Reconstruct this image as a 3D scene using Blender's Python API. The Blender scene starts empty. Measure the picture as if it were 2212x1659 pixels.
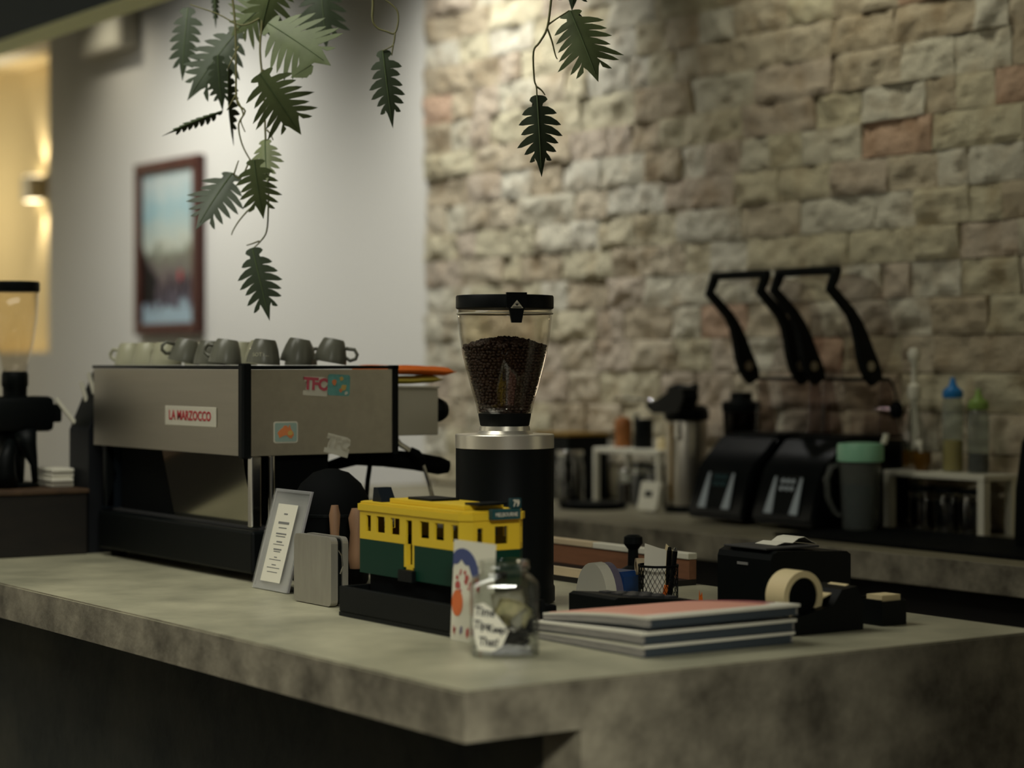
import bpy, bmesh, math, random
from mathutils import Vector, Matrix, noise
R = random.Random(7)
SC = bpy.context.scene
COL = SC.collection
PI = math.pi

# ------------------------------------------------------------------ camera, world, lights, exposure
cd = bpy.data.cameras.new('camera'); cam = bpy.data.objects.new('camera', cd); COL.objects.link(cam)
cam.location = (0, 0, 1.42); cam.rotation_euler = (PI/2, 0, math.radians(-34.5))
cd.sensor_width = 36; cd.lens = 4550/2212*36; cd.shift_y = -44.5/2212
cd.dof.use_dof = True; cd.dof.focus_distance = 4.2; cd.dof.aperture_fstop = 2.0; cd.dof.aperture_blades = 0
cd.clip_start = 0.05
SC.camera = cam
w = bpy.data.worlds.new('world'); SC.world = w; w.use_nodes = True
bg = w.node_tree.nodes['Background']; bg.inputs[0].default_value = (1.0, 0.97, 0.84, 1); bg.inputs[1].default_value = 0.036
SC.view_settings.view_transform = 'Standard'; SC.view_settings.look = 'None'
SC.view_settings.gamma = 1; SC.view_settings.exposure = 0.0; SC.view_settings.use_curve_mapping = False

def lamp(name, kind, loc, target, energy, color, **kw):
    d = bpy.data.lights.new(name, kind); d.energy = energy; d.color = color
    for k, v in kw.items(): setattr(d, k, v)
    o = bpy.data.objects.new(name, d); COL.objects.link(o); o.location = loc
    o.rotation_euler = (Vector(target) - Vector(loc)).to_track_quat('-Z', 'Y').to_euler()
    return o
lamp('ceiling_spot_plaster', 'SPOT', (3.0, 8.75, 3.22), (4.45, 8.95, 1.0), 172, (1.0, 1.0, .97), spot_size=math.radians(118), spot_blend=1.0, shadow_soft_size=.12)
lamp('ceiling_spot_picture', 'SPOT', (4.02, 9.92, 3.32), (4.35, 9.75, 1.5), 11, (1.0, .93, .77), spot_size=math.radians(130), spot_blend=1.0, shadow_soft_size=.035)
lamp('ceiling_spot_stone', 'SPOT', (3.45, 6.3, 3.3), (4.45, 6.5, 1.9), 108, (1.0, 1.0, .97), spot_size=math.radians(98), spot_blend=1.0, shadow_soft_size=.05)
lamp('ceiling_spot_graze', 'SPOT', (4.02, 6.5, 3.32), (4.36, 6.58, 1.3), 32, (1.0, .99, .93), spot_size=math.radians(110), spot_blend=1.0, shadow_soft_size=.03)
lamp('ceiling_spot_stone', 'SPOT', (3.7, 4.55, 3.3), (4.45, 4.55, 2.65), 40, (1.0, .97, .80), spot_size=math.radians(92), spot_blend=1.0, shadow_soft_size=.05)
lamp('fill_far_wall', 'AREA', (-.8, 12.6, 3.25), (-.8, 14, 1.4), 80, (1.0, .98, .88), shape='RECTANGLE', size=4.5, size_y=.6)  # added fill on the far wall, for the machine's rear panel to reflect
lamp('ceiling_panel_counter', 'AREA', (1.25, 3.9, 3.2), (1.6, 3.8, .95), 33, (1.0, .98, .86), shape='RECTANGLE', size=1.0, size_y=1.8)
lamp('ceiling_spot_room', 'SPOT', (.1, -.6, 3.25), (1.38, 2.9, .9), 820, (1.0, .99, .88), spot_size=math.radians(33.5), spot_blend=1.0, shadow_soft_size=.45)
lamp('fill_right_wall', 'SPOT', (3.75, 3.0, 3.25), (3.6, 2.05, 1.5), 350, (1.0, .98, .86), spot_size=math.radians(50), spot_blend=1.0, shadow_soft_size=.1)  # added fill on the right wall, there to brighten the machine's side panel
lamp('fill_front_wall', 'AREA', (-2.2, 7.0, 3.25), (-3.0, 7.0, 1.6), 130, (1.0, .98, .86), shape='RECTANGLE', size=.6, size_y=7.0)  # added wash on the front wall so the steel has brightness to mirror

# ------------------------------------------------------------------ materials
def S(r, g, b):
    f = lambda v: (v/255/12.92 if v/255 <= .04045 else ((v/255+.055)/1.055)**2.4)
    return (f(r), f(g), f(b), 1)
def mat(name, col, rough=.5, metal=0, trans=0, ior=1.45, var=0, vscale=8, bump=0, bscale=60, spec=.5, emit=0, stretch=None, dark=None, alpha=1, coat=0):
    m = bpy.data.materials.new(name); m.use_nodes = True
    nt = m.node_tree; b = nt.nodes['Principled BSDF']
    b.inputs['Base Color'].default_value = col; b.inputs['Roughness'].default_value = rough
    b.inputs['Metallic'].default_value = metal; b.inputs['Transmission Weight'].default_value = trans
    b.inputs['IOR'].default_value = ior; b.inputs['Specular IOR Level'].default_value = spec
    b.inputs['Alpha'].default_value = alpha; b.inputs['Coat Weight'].default_value = coat
    if emit:
        b.inputs['Emission Color'].default_value = col; b.inputs['Emission Strength'].default_value = emit
    if var or bump:
        tc = nt.nodes.new('ShaderNodeTexCoord'); src = tc.outputs['Object']
        if stretch:
            mp = nt.nodes.new('ShaderNodeMapping'); mp.inputs['Scale'].default_value = stretch
            nt.links.new(src, mp.inputs[0]); src = mp.outputs[0]
    if var:
        n = nt.nodes.new('ShaderNodeTexNoise'); n.inputs['Scale'].default_value = vscale; n.inputs['Detail'].default_value = 6
        n.inputs['Roughness'].default_value = .6
        r = nt.nodes.new('ShaderNodeValToRGB')
        d = dark or tuple(c*(1-var) for c in col[:3])+(1,)
        r.color_ramp.elements[0].position = .32; r.color_ramp.elements[0].color = d
        r.color_ramp.elements[1].position = .68; r.color_ramp.elements[1].color = col
        nt.links.new(src, n.inputs['Vector']); nt.links.new(n.outputs[0], r.inputs[0]); nt.links.new(r.outputs[0], b.inputs['Base Color'])
    if bump:
        n2 = nt.nodes.new('ShaderNodeTexNoise'); n2.inputs['Scale'].default_value = bscale; n2.inputs['Detail'].default_value = 5
        bp = nt.nodes.new('ShaderNodeBump'); bp.inputs['Strength'].default_value = bump; bp.inputs['Distance'].default_value = .01
        nt.links.new(src, n2.inputs['Vector']); nt.links.new(n2.outputs[0], bp.inputs['Height']); nt.links.new(bp.outputs[0], b.inputs['Normal'])
    return m
M = {}
M['plaster'] = mat('plaster', S(222, 219, 208), .9, bump=.05, bscale=30)
M['caddy'] = mat('caddy_plastic', S(24, 26, 29), .55, spec=.2)
M['lid_wood'] = mat('lid_wood', S(74, 54, 34), .6, var=.4, vscale=12, stretch=(3, .3, 3))
M['collar'] = mat('machined_collar', S(228, 222, 206), .3, .72)
M['brush_wood'] = mat('brush_wood', S(150, 114, 84), .6, var=.3, vscale=14, stretch=(3, 3, .3))
M['wallpaint'] = mat('added_wall_paint', S(150, 146, 130), .8)
M['niche'] = mat('niche_paint', S(226, 208, 164), .85, bump=.05)
M['ceiling'] = mat('ceiling_paint', S(84, 88, 84), .9)
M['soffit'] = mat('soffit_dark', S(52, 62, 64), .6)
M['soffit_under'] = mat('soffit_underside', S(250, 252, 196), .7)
M['floor'] = mat('floor_tile', S(48, 40, 30), .6, var=.3, vscale=3)
M['mortar'] = mat('mortar', S(110, 94, 72), .95, bump=.3, bscale=40)
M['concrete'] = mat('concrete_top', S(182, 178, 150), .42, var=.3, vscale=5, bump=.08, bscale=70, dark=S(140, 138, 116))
M['concrete_shaded'] = mat('concrete_top_shaded', S(142, 136, 110), .5, var=.3, vscale=5, bump=.08, bscale=70, dark=S(112, 106, 86))  # same concrete as the front top, the back counter's shade put into the colour
M['concrete_edge'] = mat('concrete_edge', S(160, 152, 130), .75, var=.4, vscale=9, bump=.25, bscale=40, dark=S(86, 80, 66))
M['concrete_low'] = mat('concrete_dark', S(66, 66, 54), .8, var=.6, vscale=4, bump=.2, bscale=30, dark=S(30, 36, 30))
M['steel'] = mat('brushed_steel', S(178, 172, 158), .38, 1, var=.12, vscale=30, stretch=(1, .04, 1))
M['mirror'] = mat('polished_steel', S(190, 186, 172), .12, 1)
M['chrome'] = mat('chrome', S(215, 212, 205), .14, 1)
M['alu'] = mat('brushed_aluminium', S(170, 166, 154), .5, .75, var=.12, vscale=60, stretch=(1, 1, .2), bump=.04, bscale=300)
M['greypanel'] = mat('grey_enamel', S(190, 184, 164), .4)
M['black'] = mat('black_plastic', S(5, 9, 9), .5, spec=.18)
M['blackmat'] = mat('black_matte', S(4, 6, 6), .8, spec=.12)
M['blackgloss'] = mat('black_gloss', S(5, 8, 9), .3, spec=.25)
M['navy'] = mat('blue_black_plastic', S(14, 22, 29), .55, spec=.2)
M['charcoal'] = mat('charcoal_plastic', S(52, 52, 52), .55)
M['wood_dark'] = mat('dark_wood', S(24, 19, 12), .6, var=.5, vscale=12, stretch=(1, .15, 3))
M['wood'] = mat('wood', S(168, 104, 48), .55, var=.35, vscale=14, stretch=(3, 3, .3))
M['wood_brown'] = mat('brown_wood', S(136, 92, 64), .6, var=.3, vscale=14, stretch=(3, .3, 3))
M['wood_pale'] = mat('pale_wood', S(206, 186, 150), .6, var=.2, vscale=14, stretch=(3, .3, 3))
M['frame'] = mat('mahogany_frame', S(82, 40, 30), .45, var=.4, vscale=20, stretch=(1, 1, .2))
M['white'] = mat('white_plastic', S(214, 210, 190), .45)
M['paper'] = mat('paper', S(222, 218, 200), .9)
M['papergrey'] = mat('page_edges', S(150, 146, 138), .9, var=.35, vscale=90, stretch=(.2, .2, 6))
M['cream'] = mat('cream_tape', S(226, 208, 160), .6)
M['pink'] = mat('pink_cover', S(222, 158, 136), .5)
M['spine'] = mat('dark_spine', S(58, 66, 72), .5)
M['rose'] = mat('rose_cover', S(150, 80, 84), .5)
M['red'] = mat('red_print', S(178, 40, 52), .6)
M['redpink'] = mat('faded_red_print', S(190, 82, 96), .6)
M['ink'] = mat('ink', S(32, 34, 38), .8)
M['inkgrey'] = mat('grey_print', S(120, 120, 116), .8)
M['sticker'] = mat('sticker_vinyl', S(206, 202, 184), .4)
M['teal'] = mat('teal_print', S(110, 176, 168), .5, var=.3, vscale=60)
M['paleblue'] = mat('pale_blue_print', S(150, 172, 160), .5)
M['orange'] = mat('orange_print', S(222, 132, 78), .5)
M['ochre'] = mat('ochre_print', S(204, 172, 92), .5)
M['cloth_orange'] = mat('orange_microfibre', S(236, 116, 36), .95, bump=.4, bscale=400)
M['cloth_olive'] = mat('olive_microfibre', S(164, 148, 54), .95, bump=.4, bscale=400)
M['cup'] = mat('grey_glaze', S(112, 112, 98), .3, var=.15, vscale=20)
M['cup_pale'] = mat('pale_glaze', S(176, 174, 146), .35)
M['yellow'] = mat('yellow_plastic', S(214, 182, 44), .5, spec=.3)
M['green'] = mat('bottle_green_plastic', S(4, 50, 36), .5, spec=.2)
M['tealsign'] = mat('teal_sign', S(14, 58, 62), .5)
M['signline'] = mat('teal_sign_line', S(40, 110, 108), .5)
M['letters'] = mat('cream_letters', S(224, 218, 196), .6)
M['glass'] = mat('clear_glass', (1, 1, 1, 1), .02, trans=1, ior=1.45)
M['hopper'] = mat('clear_hopper_plastic', (.97, .95, .9, 1), .03, trans=1, ior=1.25)
M['dome'] = mat('clear_dome_plastic', (.90, .86, .84, 1), .04, trans=1, ior=1.12)
M['smoke'] = mat('smoked_plastic', (.18, .15, .13, 1), .08, trans=.9, ior=1.2)
M['bean'] = mat('roasted_bean', S(58, 38, 27), .42, var=.3, vscale=40)
M['blue'] = mat('blue_plastic', S(24, 66, 124), .4)
M['mauve'] = mat('mauve_film', S(112, 106, 126), .4)
M['mint'] = mat('mint_plastic', S(140, 196, 160), .4)
M['milky'] = mat('frosted_plastic', S(226, 226, 214), .18, trans=.9, ior=1.15)
M['panel_silver'] = mat('panel_silver', S(176, 186, 192), .45, .25)
M['acrylic'] = mat('hazy_acrylic', S(206, 204, 204), .2, trans=.55, ior=1.3)
M['darkteal'] = mat('dark_teal_liquid', S(14, 40, 46), .2)
M['amber'] = mat('amber_syrup', S(96, 66, 18), .15)
M['sauce'] = mat('yellow_sauce', S(192, 168, 74), .4)
M['capblue'] = mat('blue_cap', S(26, 112, 176), .4)
M['capgreen'] = mat('green_cap', S(122, 150, 72), .4)
M['gold'] = mat('gold_trim', S(150, 118, 50), .4, .6)
M['skyblue'] = mat('painted_sky', S(150, 186, 190), .7, var=.0)
M['button'] = mat('silver_button', S(170, 180, 186), .25, .7)
M['leaf0'] = mat('leaf_dark', S(66, 78, 56), .5, var=.3, vscale=25)
M['leaf1'] = mat('leaf_mid', S(98, 110, 70), .5, var=.25, vscale=25)
M['leaf2'] = mat('leaf_pale', S(116, 126, 80), .55, var=.2, vscale=25)
M['vein'] = mat('leaf_vein', S(84, 100, 64), .5)
M['stem'] = mat('vine_stem', S(112, 110, 70), .6)
M['note'] = mat('banknote_paper', S(250, 240, 200), .85, var=.3, vscale=50, dark=S(206, 204, 168))
M['coin'] = mat('coin_metal', S(96, 94, 86), .35, .8)

def thin_clear(name, tint, rough=.03, haze=0, hazecol=(1, 1, 1, 1), ior=1.45):
    """thin-walled clear sheet: Fresnel mix of straight-through light and mirror reflection, with optional frosting"""
    m = bpy.data.materials.new(name); m.use_nodes = True; nt = m.node_tree; nt.nodes.remove(nt.nodes['Principled BSDF'])
    out = nt.nodes['Material Output']; L = nt.links.new
    tr = nt.nodes.new('ShaderNodeBsdfTransparent'); tr.inputs[0].default_value = tint
    gl = nt.nodes.new('ShaderNodeBsdfGlossy'); gl.inputs[1].default_value = rough
    lw = nt.nodes.new('ShaderNodeLayerWeight'); lw.inputs[0].default_value = .5
    pw = nt.nodes.new('ShaderNodeMath'); pw.operation = 'POWER'; pw.inputs[1].default_value = 4.5; L(lw.outputs['Facing'], pw.inputs[0])
    fr = nt.nodes.new('ShaderNodeMath'); fr.operation = 'MULTIPLY_ADD'; fr.inputs[1].default_value = .8; fr.inputs[2].default_value = ((ior-1)/(ior+1))**2; L(pw.outputs[0], fr.inputs[0])
    mx = nt.nodes.new('ShaderNodeMixShader'); L(fr.outputs[0], mx.inputs[0]); L(gl.outputs[0], mx.inputs[2])
    if haze:
        df = nt.nodes.new('ShaderNodeBsdfDiffuse'); df.inputs[0].default_value = hazecol
        m2 = nt.nodes.new('ShaderNodeMixShader'); m2.inputs[0].default_value = haze
        L(tr.outputs[0], m2.inputs[1]); L(df.outputs[0], m2.inputs[2]); L(m2.outputs[0], mx.inputs[1])
    else: L(tr.outputs[0], mx.inputs[1])
    L(mx.outputs[0], out.inputs[0]); return m
M['glass'] = thin_clear('clear_glass', (.96, .97, .96, 1), ior=1.9)
M['hopper'] = thin_clear('clear_hopper_plastic', (.96, .94, .90, 1), ior=1.4)
M['dome'] = thin_clear('clear_dome_plastic', (.74, .69, .68, 1), .05, ior=1.35)
M['smoke'] = thin_clear('smoked_plastic', (.22, .18, .16, 1), .08, ior=1.3)
M['milky'] = thin_clear('frosted_plastic', (.86, .88, .86, 1), .12, .07, S(216, 220, 210), ior=1.25)
M['acrylic'] = thin_clear('hazy_acrylic', (.9, .9, .92, 1), .1, .45, S(196, 194, 194))
def stone_material():
    m = bpy.data.materials.new('split_face_stone'); m.use_nodes = True; nt = m.node_tree; b = nt.nodes['Principled BSDF']
    b.inputs['Roughness'].default_value = .92
    oi = nt.nodes.new('ShaderNodeObjectInfo'); rp = nt.nodes.new('ShaderNodeValToRGB')
    cols = [(0, S(214, 205, 172)), (.18, S(220, 213, 188)), (.36, S(211, 198, 170)), (.5, S(217, 207, 174)), (.62, S(208, 193, 170)), (.74, S(226, 220, 198)), (.87, S(196, 181, 152)), (.965, S(208, 176, 148))]
    e = rp.color_ramp.elements
    while len(e) < len(cols): e.new(.5)
    for i, (p, c) in enumerate(cols): e[i].position = p; e[i].color = c
    rp.color_ramp.interpolation = 'CONSTANT'
    tc = nt.nodes.new('ShaderNodeTexCoord'); n = nt.nodes.new('ShaderNodeTexNoise'); n.inputs['Scale'].default_value = 9; n.inputs['Detail'].default_value = 5
    va = nt.nodes.new('ShaderNodeVectorMath'); va.operation = 'ADD'
    cb = nt.nodes.new('ShaderNodeCombineXYZ'); mu = nt.nodes.new('ShaderNodeMath'); mu.operation = 'MULTIPLY'; mu.inputs[1].default_value = 37
    L = nt.links.new
    L(oi.outputs['Random'], rp.inputs[0]); L(oi.outputs['Random'], mu.inputs[0]); L(mu.outputs[0], cb.inputs[0])
    L(tc.outputs['Object'], va.inputs[0]); L(cb.outputs[0], va.inputs[1]); L(va.outputs[0], n.inputs['Vector'])
    r2 = nt.nodes.new('ShaderNodeValToRGB'); r2.color_ramp.elements[0].position = .28; r2.color_ramp.elements[0].color = S(168, 138, 88); r2.color_ramp.elements[1].position = .52; r2.color_ramp.elements[1].color = (1, 1, 1, 1)
    L(n.outputs[0], r2.inputs[0])
    mx = nt.nodes.new('ShaderNodeMix'); mx.data_type = 'RGBA'; mx.blend_type = 'MULTIPLY'; mx.inputs[0].default_value = .5
    L(rp.outputs[0], mx.inputs[6]); L(r2.outputs[0], mx.inputs[7]); L(mx.outputs[2], b.inputs['Base Color'])
    n2 = nt.nodes.new('ShaderNodeTexNoise'); n2.inputs['Scale'].default_value = 24; n2.inputs['Detail'].default_value = 8; n2.inputs['Roughness'].default_value = .7
    bp = nt.nodes.new('ShaderNodeBump'); bp.inputs['Strength'].default_value = .9; bp.inputs['Distance'].default_value = .03
    L(va.outputs[0], n2.inputs['Vector']); L(n2.outputs[0], bp.inputs['Height']); L(bp.outputs[0], b.inputs['Normal'])
    return m
M['stone'] = stone_material()

# ------------------------------------------------------------------ mesh helpers
class MB:
    def __init__(s): s.b = bmesh.new()
    def box(s, x0, x1, y0, y1, z0, z1, bev=0, seg=2):
        t = bmesh.new(); bmesh.ops.create_cube(t, size=1)
        for v in t.verts: v.co = ((x0+x1)/2+v.co.x*(x1-x0), (y0+y1)/2+v.co.y*(y1-y0), (z0+z1)/2+v.co.z*(z1-z0))
        if bev: bmesh.ops.bevel(t, geom=t.edges[:], offset=bev, segments=seg, affect='EDGES', profile=.5)
        s.join(t); return s
    def join(s, t, mtx=None):
        if mtx is not None: t.transform(mtx)
        me = bpy.data.meshes.new('t'); t.to_mesh(me); t.free(); s.b.from_mesh(me); bpy.data.meshes.remove(me); return s
    def lathe(s, prof, c=(0, 0, 0), seg=40, mtx=None, close=False):
        t = bmesh.new(); rings = []
        for r, z in prof:
            if r < 1e-6: rings.append([t.verts.new((0, 0, z))])
            else: rings.append([t.verts.new((r*math.cos(2*PI*i/seg), r*math.sin(2*PI*i/seg), z)) for i in range(seg)])
        pr = list(zip(rings, rings[1:]))
        if close: pr.append((rings[-1], rings[0]))
        for a, b in pr:
            for i in range(seg):
                j = (i+1) % seg
                if len(a) == 1 and len(b) == 1: continue
                if len(a) == 1: t.faces.new((a[0], b[i], b[j]))
                elif len(b) == 1: t.faces.new((a[i], a[j], b[0]))
                else: t.faces.new((a[i], a[j], b[j], b[i]))
        if not close:
            for rg, fl in ((rings[0], True), (rings[-1], False)):
                if len(rg) > 1: t.faces.new(rg[::-1] if fl else rg)
        bmesh.ops.recalc_face_normals(t, faces=t.faces[:])
        m = Matrix.Translation(c)
        if mtx is not None: m = m @ mtx
        return s.join(t, m)
    def cyl(s, p0, p1, r0, r1=None, seg=20):
        p0, p1 = Vector(p0), Vector(p1); d = p1-p0; r1 = r0 if r1 is None else r1
        q = d.to_track_quat('Z', 'Y').to_matrix().to_4x4()
        return s.lathe([(r0, 0), (r1, d.length)], p0, seg, q)
    def tube(s, pts, r, seg=8, closed=False):
        pts = [Vector(p) for p in pts]; n = len(pts); rr = r if isinstance(r, (list, tuple)) else [r]*n
        t = bmesh.new(); rings = []; up = Vector((0.13, 0.21, 1)).normalized()
        prev = None
        for i, p in enumerate(pts):
            if closed: d = pts[(i+1) % n]-pts[i-1]
            else: d = pts[min(i+1, n-1)]-pts[max(i-1, 0)]
            d.normalize()
            if prev is None:
                x = d.cross(up)
                if x.length < .1: x = d.cross(Vector((1, 0, 0)))
            else: x = prev-d*prev.dot(d)
            x.normalize(); prev = x; y = d.cross(x)
            rings.append([t.verts.new(p+(x*math.cos(2*PI*k/seg)+y*math.sin(2*PI*k/seg))*rr[i]) for k in range(seg)])
        for i in range(n if closed else n-1):
            a, b = rings[i], rings[(i+1) % n]
            for k in range(seg): t.faces.new((a[k], a[(k+1) % seg], b[(k+1) % seg], b[k]))
        if not closed: t.faces.new(rings[0][::-1]); t.faces.new(rings[-1])
        bmesh.ops.recalc_face_normals(t, faces=t.faces[:])
        return s.join(t)
    def prism(s, poly, mtx, depth):      # polygon in local xy, extruded along local +z
        t = bmesh.new(); a = [t.verts.new((x, y, 0)) for x, y in poly]; b = [t.verts.new((x, y, depth)) for x, y in poly]
        n = len(poly)
        t.faces.new(a[::-1]); t.faces.new(b)
        for i in range(n): t.faces.new((a[i], a[(i+1) % n], b[(i+1) % n], b[i]))
        bmesh.ops.recalc_face_normals(t, faces=t.faces[:])
        return s.join(t, mtx)
    def obj(s, name, m, parent=None, smooth=None, bev=0):
        me = bpy.data.meshes.new(name)
        if parent is not None: s.b.transform(WORLD[parent.name].inverted())
        s.b.to_mesh(me); s.b.free()
        me.materials.append(M[m] if isinstance(m, str) else m)
        o = bpy.data.objects.new(name, me); COL.objects.link(o)
        if parent is not None: o.parent = parent; WORLD[o.name] = WORLD[parent.name]
        else: WORLD[o.name] = Matrix.Identity(4)
        if smooth:
            me.polygons.foreach_set('use_smooth', [True]*len(me.polygons))
            if smooth != 'all': me.set_sharp_from_angle(angle=math.radians(35))
        return o
WORLD = {}
def B(*a, **k): return MB().box(*a, **k)
def tag(o, label, cat, group=None, kind=None):
    o['label'] = label; o['category'] = cat
    if group: o['group'] = group
    if kind: o['kind'] = kind
    return o
def thing(name, label, cat, loc, group=None, rz=0, rot=None):
    o = bpy.data.objects.new(name, None); COL.objects.link(o); o.location = loc; o.empty_display_size = .05
    o.rotation_euler = rot or (0, 0, rz)
    WORLD[o.name] = Matrix.LocRotScale(Vector(loc), o.rotation_euler.to_quaternion(), None)
    return tag(o, label, cat, group)
def struct(o): o['kind'] = 'structure'; return o
def frame(o, x, y, z):
    """matrix whose local axes are x, y, z directions at origin o"""
    x, y, z = Vector(x).normalized(), Vector(y).normalized(), Vector(z).normalized()
    return Matrix(((x.x, y.x, z.x, o[0]), (x.y, y.y, z.y, o[1]), (x.z, y.z, z.z, o[2]), (0, 0, 0, 1)))
def FX(o): return frame(o, (0, -1, 0), (0, 0, 1), (-1, 0, 0))     # print facing -X
def FY(o): return frame(o, (1, 0, 0), (0, 0, 1), (0, -1, 0))      # print facing -Y
def text(name, body, size, m, mtx, parent, ext=.0004, sx=1, wrap=None, bold=0):
    cu = bpy.data.curves.new('txt', 'FONT'); cu.body = body; cu.size = size; cu.extrude = ext; cu.align_x = 'CENTER'; cu.align_y = 'CENTER'; cu.offset = bold; cu.resolution_u = 2
    to = bpy.data.objects.new('txt', cu); COL.objects.link(to)
    me = bpy.data.meshes.new_from_object(to.evaluated_get(bpy.context.evaluated_depsgraph_get()))
    bpy.data.objects.remove(to); bpy.data.curves.remove(cu)
    b = MB(); b.b.from_mesh(me); bpy.data.meshes.remove(me)
    for v in b.b.verts: v.co.x *= sx
    if wrap:
        for v in b.b.verts:
            r = wrap(v.co.y); a = v.co.x/r; v.co = Vector((math.sin(a)*(r+v.co.z), v.co.y, math.cos(a)*(r+v.co.z)))
    b.b.transform(mtx)
    return b.obj(name, m, parent)
def copy_tree(o, parent=None):
    c = o.copy(); COL.objects.link(c); c.parent = parent
    for ch in list(o.children): copy_tree(ch, c)
    return c
def rr(w, h, r, n=4):                 # rounded rectangle outline centred on 0
    p = []
    for cx, cy, a0 in ((w/2-r, h/2-r, 0), (-w/2+r, h/2-r, 90), (-w/2+r, -h/2+r, 180), (w/2-r, -h/2+r, 270)):
        for i in range(n+1):
            a = math.radians(a0+90*i/n); p.append((cx+r*math.cos(a), cy+r*math.sin(a)))
    return p
def blob(n, r, seed, jit=.25, sx=1, sy=1):
    q = random.Random(seed); return [(math.cos(2*PI*i/n)*r*sx*(1-jit*q.random()), math.sin(2*PI*i/n)*r*sy*(1-jit*q.random())) for i in range(n)]
T = .95                                # counter top height
# ------------------------------------------------------------------ setting
struct(B(-4, 5.5, -3, 14, -.1, 0).obj('floor', 'floor'))
struct(B(-4, 5.5, -3, 14, 3.34, 3.44).obj('ceiling', 'ceiling'))
wl = MB()
wl.box(4.45, 4.62, 7.03, 10.963, 0, 3.34); wl.box(4.45, 4.62, 10.963, 14, 0, 1.483); wl.box(4.45, 4.62, 10.963, 14, 3.2, 3.34)
struct(wl.obj('wall_left', 'plaster'))
nb = MB(); nb.box(4.80, 4.88, 10.9, 14, 1.40, 3.30); nb.box(4.621, 4.80, 10.9, 10.963, 1.40, 3.30)
nb.box(4.621, 4.80, 10.963, 14, 1.40, 1.483); nb.box(4.621, 4.80, 10.963, 14, 3.2, 3.30)
struct(nb.obj('wall_niche', 'niche'))
ws = struct(B(4.45, 4.62, 2.6, 7.029, 0, 3.34).obj('wall_back', 'mortar'))
struct(B(-4, 5.5, 14, 14.1, 0, 3.34).obj('wall_far', 'plaster'))
struct(B(-3.1, -3.0, -3, 14, 0, 3.34).obj('added_wall_front', 'plaster'))  # unseen wall, added as a bright surface for the metal to reflect
struct(B(3.22, 5.5, 1.95, 2.05, 0, 3.34).obj('added_wall_right', 'wallpaint'))  # unseen wall, added to block light at the right and reflect in the machine
struct(B(4.62, 4.72, 10.2, 10.9, 0, 1.4).obj('wall_recess', 'plaster'))
# split face stones, one object each
z = .957; row = 0
while z < 2.86:
    h = .100 + .016*R.random(); y = 7.045
    while y > 3.35:
        wd = .12 + .24*R.random()**1.3
        y0 = max(y-wd, 3.3)
        ztop_vis = 1.42 + 785/4550*((4.45*.5664+y*.8241))+.14
        if z < ztop_vis:
            nx, nz = 13, 7; t = bmesh.new(); g = []; sd = Vector((R.random()*50, R.random()*50, R.random()*50))
            lift = .006+.014*R.random(); tx, tz = (R.random()-.5)*.03, (R.random()-.5)*.03
            for i in range(nx):
                col = []
                for k in range(nz):
                    u, v = i/(nx-1), k/(nz-1)
                    e = .6+.4*min(1, min(u, 1-u)*wd/.03, min(v, 1-v)*h/.022)
                    p = Vector((u*wd*8, v*h*9, 0))+sd
                    f = noise.noise(p*1.1)*.019+noise.noise(p*2.6)*.014
                    d = .018+e*(lift+f+tx*(u-.5)+tz*(v-.5))
                    ju = 0 if 0 < i < nx-1 else (R.random()-.5)*.003
                    col.append(t.verts.new((4.45-max(.006, d), y-.0012-u*(y-y0-.0024)+ju, z+.0015+v*(h-.003)+(R.random()-.5)*.002)))
                g.append(col)
            for i in range(nx-1):
                for k in range(nz-1): t.faces.new((g[i][k], g[i+1][k], g[i+1][k+1], g[i][k+1]))
            rim = [g[i][0] for i in range(nx)]+[g[nx-1][k] for k in range(1, nz)]+[g[i][nz-1] for i in range(nx-2, -1, -1)]+[g[0][k] for k in range(nz-2, 0, -1)]
            bk = [t.verts.new((4.4495, q.co.y, q.co.z)) for q in rim]
            for i in range(len(rim)): t.faces.new((rim[i], bk[i], bk[(i+1) % len(rim)], rim[(i+1) % len(rim)]))
            bmesh.ops.recalc_face_normals(t, faces=t.faces[:])
            b = MB(); b.join(t); b.obj('stone', 'stone', ws)
        y = y0
    z += h; row += 1

# soffit beam high on the left, its pale underside catching the wall light
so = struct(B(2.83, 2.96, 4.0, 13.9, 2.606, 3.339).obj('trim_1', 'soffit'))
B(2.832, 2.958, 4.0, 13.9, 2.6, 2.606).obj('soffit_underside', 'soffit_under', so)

# front counter
cn = thing('concrete_counter', 'grey concrete front counter with thick slab top and overhanging corner', 'counter', (2.2, 2.8, 0))
top = MB().prism([(1.651, 2.522), (2.87, 2.522), (2.87, 9.0), (1.651, 9.0)], Matrix.Translation((0, 0, .876)), .074)
bmesh.ops.bevel(top.b, geom=[e for e in top.b.edges if min(v.co.z for v in e.verts) > .94], offset=.003, segments=2, affect='EDGES')
o = top.obj('countertop', 'concrete', cn)
o.data.materials.append(M['concrete_edge'])
for p in o.data.polygons: p.material_index = 0 if p.normal.z > .5 else 1
B(1.858, 2.868, 2.5222, 2.62, 0, .8759).obj('end_panel', 'concrete_edge', cn)
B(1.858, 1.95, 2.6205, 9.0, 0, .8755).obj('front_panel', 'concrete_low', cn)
B(2.80, 2.86, 2.6205, 9.0, .1, .8755).obj('rear_panel', 'wood_dark', cn)
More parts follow.
